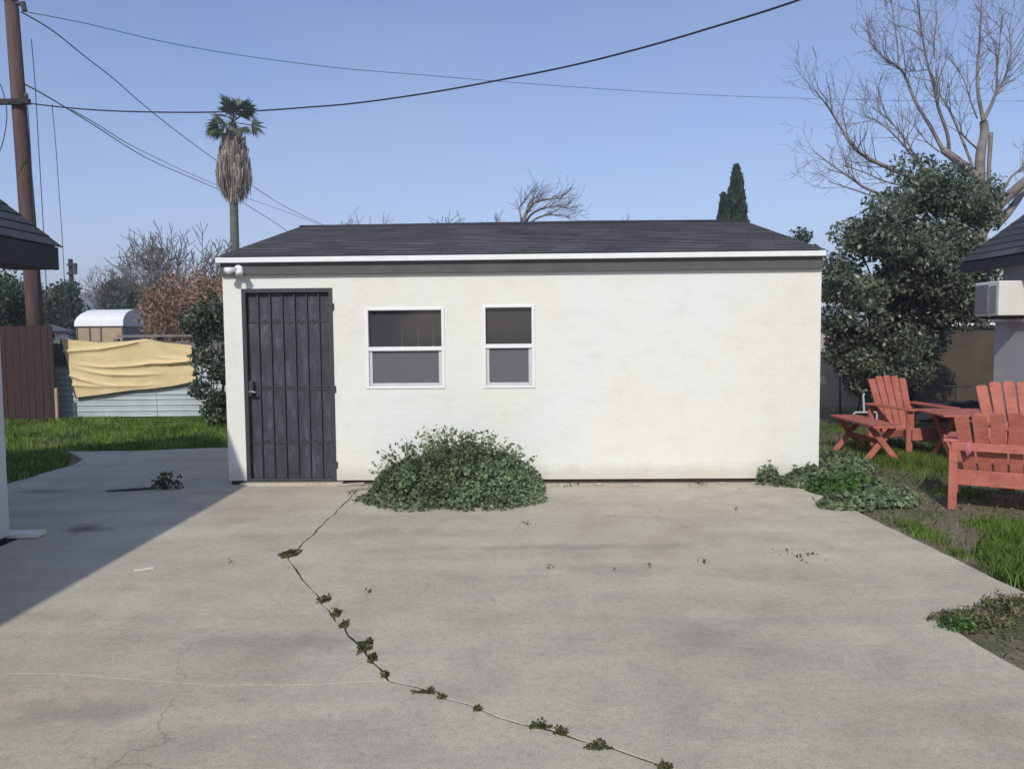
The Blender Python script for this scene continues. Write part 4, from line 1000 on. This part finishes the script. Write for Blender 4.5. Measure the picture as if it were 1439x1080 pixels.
for (y1, z1), (y2, z2) in zip(rows[:-1], rows[1:]):
    def xl(z): return xa-.05+.35*max(0, (z-zw)/(zr_-zw))**2
    mb.quad((xl(z1), y1, z1), (xb+.08, y1, z1), (xb+.08, y2, z2), (xl(z2), y2, z2))
mb.poly([(xl(z), y, z) for y, z in rows])
mb.build('cover', 'canopy', cs, world=True, smooth=False, recalc=False)
MB().poly([(xb+.075, y, z) for y, z in rows]).build('end_panel', 'house_grey', cs, world=True)  # end of the white cover, its shade put into the grey colour
xa, xb = P(60, 460, 38.5).x, P(101, 460, 38.5).x
nh = empty('house', ((xa+xb)/2, 36, 0), 0, 'small pale house with a grey sloping roof behind the pole on the left', 'house')
zA, zB = P(75, 448, 34).z, P(104, 462, 34).z
MB().box(xa-2, xb, 34, 38, -.05, zB-.05).build('wall', 'house_white', nh, world=True)
MB().prism([(xa-2.3, zB-.1), (xa-1, zA+.3), (xb+.3, zB-.05), (xb+.3, zB-.15)], 33.8, 38.2).build('roof', 'greywall', nh, world=True)
hb = MB(); Yh = 520; nxh, nyh = 90, 14
xh0, xh1 = -520, 420
def hz(x, v):
    px = PW/2+x/Yh*FPX
    top = np.interp(px, [-200, 60, 95, 120, 140, 165, 200, 300, 500, 900, 1200, 1700], [44, 26, 27, 33, 35, 31, 30, 26, 20, 18, 20, 14])
    return -2+(top+1.5*noise.noise(Vector((x*.02, v*3, 0)))+.7*noise.noise(Vector((x*.09, v*9, 4))))*math.sin(math.pi*v)**.8
for j in range(nyh+1):
    for i in range(nxh+1):
        v = j/nyh; x = xh0+(xh1-xh0)*i/nxh; hb.v.append(Vector((x, Yh-150+v*300, hz(x, v) if 0 < j < nyh else -2)))
for j in range(nyh):
    for i in range(nxh): a = j*(nxh+1)+i; hb.f.append((a, a+1, a+nxh+2, a+nxh+1))
struct(hb.build('hills', 'hill', smooth=True))
hz_ = MB().box(-700, 700, -40, 760, -3, 60).build('haze', 'hill')
hz_['kind'] = 'stuff'
hm = bpy.data.materials.new('haze_air'); hm.use_nodes = True; tr = hm.node_tree; tr.nodes.remove(tr.nodes['Principled BSDF'])
pv = tr.nodes.new('ShaderNodeVolumePrincipled'); pv.inputs['Color'].default_value = (.80, .86, 1.0, 1); pv.inputs['Density'].default_value = .0014; pv.inputs['Anisotropy'].default_value = .0
tr.links.new(pv.outputs[0], tr.nodes['Material Output'].inputs['Volume']); hz_.data.materials.clear(); hz_.data.materials.append(hm)
# ------------------------------------------------------------------ grass and weeds
def scatter(x0, x1, y0, y1, n, keep):
    out = []
    X = rng.uniform(x0, x1, n); Y = rng.uniform(y0, y1, n)
    for x, y in zip(X, Y):
        if keep(x, y): out.append((x, y, GZ))
    return out
def nz(x, y, s, o=0): return noise.noise(Vector((x*s, y*s, o)))
def lkeep(x, y):
    if y > 15.7: return False
    lim = 11.25+.12*nz(x, y, 2)
    a = y > lim or x < np.interp(y, [6, 8.7, 10.2, 11.2], [-5.5, -5.7, -5.75, -6.5])+.15*nz(x, y, 2.2)
    return a and random.random() < .55+.9*nz(x, y, .9, 3)+.35
pts = scatter(-11, -3.2, 7.0, 15.7, 60000, lkeep)
H = np.array([.10+.07*max(-.4, nz(x, y, 1.3, 5)) for x, y, z in pts])
tag(rawmesh('grass', blades(pts, H, .013), 5, 'grass'), 'bright green grass between the tarp fence and the slab', 'grass', kind='stuff')
def rkeep(x, y):
    if x < 3.1 + (.0 if y > 4.5 else -.75) and y < 9: return False
    if y > 8.3 and x < 3.5: return random.random() < .4
    return random.random() < (.30+.9*max(0, nz(x, y, .9, 9)+.05))*(.3 if y < 6.4 else 1.2)
pts = scatter(2.35, 9, 2.2, 16, 95000, rkeep)
pts = [p for p in pts if not (p[0] < 3.15 and 4.45 < p[1] < 9)]
H = np.array([.05+.05*max(-.4, nz(x, y, 1.1, 5)) for x, y, z in pts])
tag(rawmesh('grass', blades(pts, H, .007, .7), 5, 'grass_dry'), 'short patchy grass on the soil right of the slab', 'grass', kind='stuff')
def tuftpts(cx, cy, rx, ry, n): 
    a = rng.normal(size=(n, 2))*.5; return [(cx+u*rx, cy+v*ry, GZ) for u, v in a]
bright = []
hh = []
for px, py, rx, ry, n, h in [(1285, 645, .55, .9, 5200, .13), (1245, 625, .4, .5, 2200, .12), (1300, 610, .5, .5, 1500, .11), (1305, 748, .10, .20, 420, .08), (1282, 735, .07, .12, 220, .07), (1345, 772, .06, .12, 180, .06), (1425, 790, .12, .24, 1300, .19), (1436, 762, .14, .2, 900, .19), (1445, 810, .2, .2, 900, .17), (1400, 735, .2, .2, 500, .08), (1350, 690, .3, .2, 500, .07), (1180, 600, .4, .5, 800, .08), (1415, 735, .25, .15, 400, .1), (1160, 640, .3, .5, 900, .09)]:
    q = G(px, py); t_ = [p for p in tuftpts(q.x, q.y, rx*1.15, ry*1.15, int(n*1.5)) if p[0] > 3.14 or p[1] > 8.6 and p[0] > 3.45]; bright += t_; hh += [h*.78]*len(t_)
tag(rawmesh('grass', blades(bright, np.array(hh), .005, .38), 5, 'grass'), 'taller bright green grass tufts around the red furniture and slab edge', 'grass', kind='stuff')
def mound(name, c, rx, ry, h, n, size, mat, label, cat, group=None, stems=30, lump=.25, seed=0, flat=.6, aspect=.75, spike=.15, ypush=None):
    pts = []; c = Vector(c)
    while len(pts) < n:
        a = random.uniform(0, 6.283); rr = math.sqrt(random.random()); edge = 1+lump*nz(math.cos(a)*1.6, math.sin(a)*1.6, 1, seed)+.10*nz(math.cos(a)*6, math.sin(a)*6, 1, seed)
        x, y = math.cos(a)*rr*rx*edge, math.sin(a)*rr*ry*edge
        top = h*(max(0, 1-rr**2.2))**flat*(1+.35*nz(x, y, 3.0/max(rx, .3), seed+2))
        z = top*(1-abs(random.gauss(0, .22))) if random.random() < .8 else top*random.random()
        if ypush is not None and c.y+y > ypush: y = ypush-c.y-random.uniform(0, .06)
        pts.append((c.x+x, c.y+y, c.z+max(.008, z)))
    o = None
    t = empty(name, c, 0, label, cat, group)
    st = MB(); extra = []
    for k in range(stems):
        a = random.uniform(0, 6.283); rr = random.uniform(.1, .95); x, y = math.cos(a)*rr*rx, math.sin(a)*rr*ry
        if ypush is not None: y = min(y, ypush-c.y-.03)
        top = h*(max(0, 1-rr**2.2))**flat+random.uniform(0, spike)*h+.01
        e = c+Vector((x*1.04, y*1.04, top)); m = c+Vector((x*.7, y*.7, top*.55)); b_ = c+Vector((x*.35, y*.35, 0))
        st.tube([b_, m, e], [.004, .003, .0015], 4, cap=False)
        for j in range(7): f = .55+.45*j/6; q = m.lerp(e, f)+Vector((random.gauss(0, size*.5), random.gauss(0, size*.5), random.gauss(0, size*.4))); extra.append(tuple(q))
    if stems: st.build('stems', 'hedge' if False else mat, t, world=True, recalc=False)
    rawmesh('leaves', leafquads(pts+extra, size, aspect, up=.5), 4, mat, t)
    return t
yw = FL.y-.03
mound('weed_bush', (G(640, 700).x, 7.76, 0), .90, .60, .49, 11500, .036, 'weed', 'large mound of leafy green weeds against the garage wall below the windows', 'plant', stems=230, seed=3, flat=.62, lump=.42, ypush=FL.y-.12, spike=.42)
mound('weed_bush', (G(632, 705).x-.02, 7.62, 0), 1.06, .52, .13, 6200, .036, 'weed', 'low spreading skirt of weeds at the foot of the large mound', 'plant', stems=70, seed=8, flat=.5, lump=.45, ypush=FL.y-.12)
ww_ = 'leafy weeds along the right slab edge'
for px, py, rx, ry, h, n, sd2, lb_ in [(1140, 680, .32, .30, .17, 2400, 1, 'leafy weeds at the garage corner spilling onto the slab'), (1190, 690, .38, .42, .16, 3000, 2, 'widest patch of leafy weeds right of the garage corner'), (1235, 700, .30, .40, .13, 2000, 4, 'leafy weeds at the right of the widest patch'), (1185, 712, .25, .16, .09, 1000, 5, 'low weeds creeping over the slab edge in front of the widest patch'), (1180, 655, .4, .5, .15, 1800, 6, 'duller leafy weeds behind the widest patch, in front of the low bench')]:
    q = G(px, py); mound('weed_patch', (q.x, q.y, -.01), rx, ry, h, n, .05, 'weed' if sd2 != 2 else 'weed2', lb_, 'weeds', ww_, stems=24, seed=sd2, flat=.5, ypush=None if q.x > 3.6 else FR.y-.05)
q = G(1078, 680); mound('weed', (q.x, q.y-.02, 0), .14, .06, .19, 160, .038, 'weed', 'small upright seedling against the wall near its right corner', 'weeds', stems=8, seed=2, spike=.5)
q = G(1100, 682); mound('weed', (q.x, q.y-.02, 0), .12, .07, .08, 140, .035, 'weed', 'tiny weed between the seedling and the corner weeds', 'weeds', stems=4, seed=5)
gw = 'weeds growing in the slab joint'
jw = [(404, 779, .115, .085, .035, 420, 'round dark weed mat where the joint bends'), (456, 842, .05, .05, .03, 130, 'weed in the joint, first below the round mat'), (472, 862, .035, .07, .025, 130, 'weed in the joint, second below the round mat'), (484, 878, .03, .06, .02, 90, 'thin weed in the joint, third below the round mat'), (512, 908, .05, .09, .03, 240, 'thickest weed along the steep run of the joint'), (524, 925, .03, .05, .02, 90, 'weed just under the thickest one in the joint'), (541, 948, .02, .03, .02, 50, 'tiny weed at the fork of the joint'), (597, 972, .09, .02, .02, 130, 'flat weed right of the fork of the joint'), (620, 980, .03, .015, .015, 40, 'speck of weed farther right of the fork'), (670, 997, .025, .015, .02, 40, 'lone speck of weed midway down the lower joint'), (760, 1021, .055, .022, .035, 150, 'small leafy weed on the lower joint'), (789, 1030, .04, .02, .035, 100, 'weed beside the small leafy one on the lower joint'), (840, 1050, .065, .025, .045, 170, 'dark weed on the lower joint near the bottom edge'), (933, 1078, .04, .02, .03, 80, 'weed cut by the bottom edge of the picture')]
for px, py, rx, ry, h, n, lb_ in jw:
    q = G(px, py); mound('weed', (q.x, q.y, -.006), rx*.72, ry*(1.1 if py < 960 else .9), h*.6, int(n*1.3), .012 if py > 960 else .015, 'dryweed', lb_, 'weeds', gw, stems=5, seed=px*.1, lump=.9, flat=.8)
q = G(232, 686); mound('weed', (q.x, q.y, 0), .16, .10, .10, 160, .03, 'dryweed', 'sparse weed on the shaded concrete at the end of the dark strip', 'weeds', stems=16, seed=9, spike=.9)
q0 = G(148, 690); q1 = G(222, 686)
mb = MB(); k_ = 24; top_, bot_ = [], []
for i in range(k_+1):
    f = i/k_; p = q0.lerp(q1, f); w = .085*math.sin(math.pi*min(1, f*1.02))**.6*(1+.4*nz(f*5, 0, 1))+.004; top_.append(Vector((p.x, p.y+w, .004))); bot_.append(Vector((p.x, p.y-w*.8, .004)))
for i in range(k_): mb.quad(bot_[i], bot_[i+1], top_[i+1]+Vector((0, 0, .012*(i % 2))), top_[i])
tag(mb.build('dirt_patch', 'dirt'), 'dark strip of dirt on the shaded concrete left of the garage', 'dirt')
for px, py, rx, ry, h, n, lb_, mt in [(1365, 872, .26, .14, .05, 420, 'dry weed clump at the corner of the bare soil notch', 'strawweed'), (1415, 862, .18, .12, .10, 300, 'straw coloured weeds behind the soil notch', 'strawweed'), (1345, 880, .12, .08, .04, 160, 'green sprigs creeping over the slab by the soil notch', 'weed2')]:
    q = G(px, py); mound('weed', (q.x, q.y, -.01), rx, ry, h, n, .03, mt, lb_, 'weeds', 'weeds by the soil notch', stems=40, seed=px, aspect=.3)
# debris
gd = 'dead leaves and crumbs on the slab'
for k, (px, py, r_, n, lb_) in enumerate([(745, 737, .05, 26, 'curled dead leaf in front of the weed mound'), (771, 797, .03, 14, 'dead leaf crumb below the curled leaf'), (1118, 782, .07, 34, 'dark twiggy litter right of centre on the slab'), (1142, 780, .06, 30, 'darker litter touching the twiggy one'), (990, 790, .05, 22, 'small dark litter left of the twiggy litter'), (985, 680, .10, 90, 'brown leaf pile against the foot of the wall'), (806, 682, .10, 50, 'scattered leaf bits at the wall right of the mound'), (862, 802, .03, 12, 'faint leaf crumb in the middle of the slab'), (912, 797, .03, 12, 'faint leaf crumb right of the middle'), (1034, 716, .03, 12, 'tiny leaf crumb near the wall right of centre'), (520, 832, .05, 18, 'flat leaf bits right of the upper joint'), (325, 790, .02, 8, 'single crumb left of the round weed mat')]):
    q = G(px, py); p = [(q.x+random.gauss(0, r_*.75)*random.random()**.5, q.y+random.gauss(0, r_*.8), .006+abs(random.gauss(0, .010))) for _ in range(n)]
    tag(rawmesh('leaf_litter', leafquads(p[:max(4, int(len(p)*.6))], .022, .55, up=2.2), 4, 'deadleaf'), lb_, 'litter', gd)
for k, (px, py, s_, lb_) in enumerate([(842, 681, .035, 'pale crumb at the wall foot left of the brown leaf pile'), (1015, 680, .05, 'pale chip at the wall foot right of the brown leaf pile'), (1062, 680, .04, 'pale chip at the wall foot beside the seedling'), (893, 682, .03, 'small pale crumb at the wall foot centre'), (1043, 687, .035, 'flat pale chip lying off the wall near the seedling')]):
    q = G(px, py); o = crumple('chip', Vector((q.x, q.y, .008)), s_, s_*.5, .012, 'rubble', k*2.3); tag(o, lb_, 'debris', 'pale chips along the wall foot')
for k, (a, b, lb_) in enumerate([((474, 683), (512, 681), 'thin pale stick at the wall foot left of the weed mound'), ((486, 691), (520, 686), 'second pale stick nearer the joint left of the weed mound')]):
    a, b = G(*a), G(*b); tag(MB().bar((a.x, a.y, .012), (b.x, b.y, .018), .03, .018).build('stick', 'rubble'), lb_, 'stick')
a, b = G(188, 802), G(216, 798); tag(MB().bar((a.x, a.y, .004), (b.x, b.y, .004), .035, .004).build('paper_scrap', 'plank'), 'pale scrap lying on the sunlit concrete near the shadow edge', 'scrap')
for i, (px, py) in enumerate(((245, 945), )): pass

# straw, clods and bits on the bare soil
def soilpts(n, x0, x1, y0, y1): 
    X = rng.uniform(x0, x1, n); Y = rng.uniform(y0, y1, n); return [(x, y, GZ+.008) for x, y in zip(X, Y) if x > 3.2 or y < 4.2]
sp_ = soilpts(5200, 2.45, 7.5, 3.0, 12); q = leafquads(sp_, .06, .07, up=3.5)
tag(rawmesh('straw', q, 4, 'strawweed'), 'thin dead straw scattered over the bare soil', 'straw', kind='stuff')
bm = bmesh.new()
for k in range(650):
    x, y = random.uniform(2.45, 6.2), random.uniform(3.0, 9.5)
    if x < 3.22 and y > 4.2: continue
    r_ = random.uniform(.006, .02); c = Vector((x, y, GZ+r_*.4))
    v = bmesh.ops.create_icosphere(bm, subdivisions=1, radius=r_)['verts']
    for w in v: w.co = Vector((w.co.x*1.2, w.co.y, w.co.z*.7))*(1+.5*noise.noise(w.co*60+Vector((k, 0, 0))))+c
me = bpy.data.meshes.new('clods'); bm.to_mesh(me); bm.free(); me.materials.append(M['soil'])
o = bpy.data.objects.new('soil_clods', me); COL.objects.link(o); tag(o, 'small crumbs of earth on the bare soil', 'soil', kind='stuff')
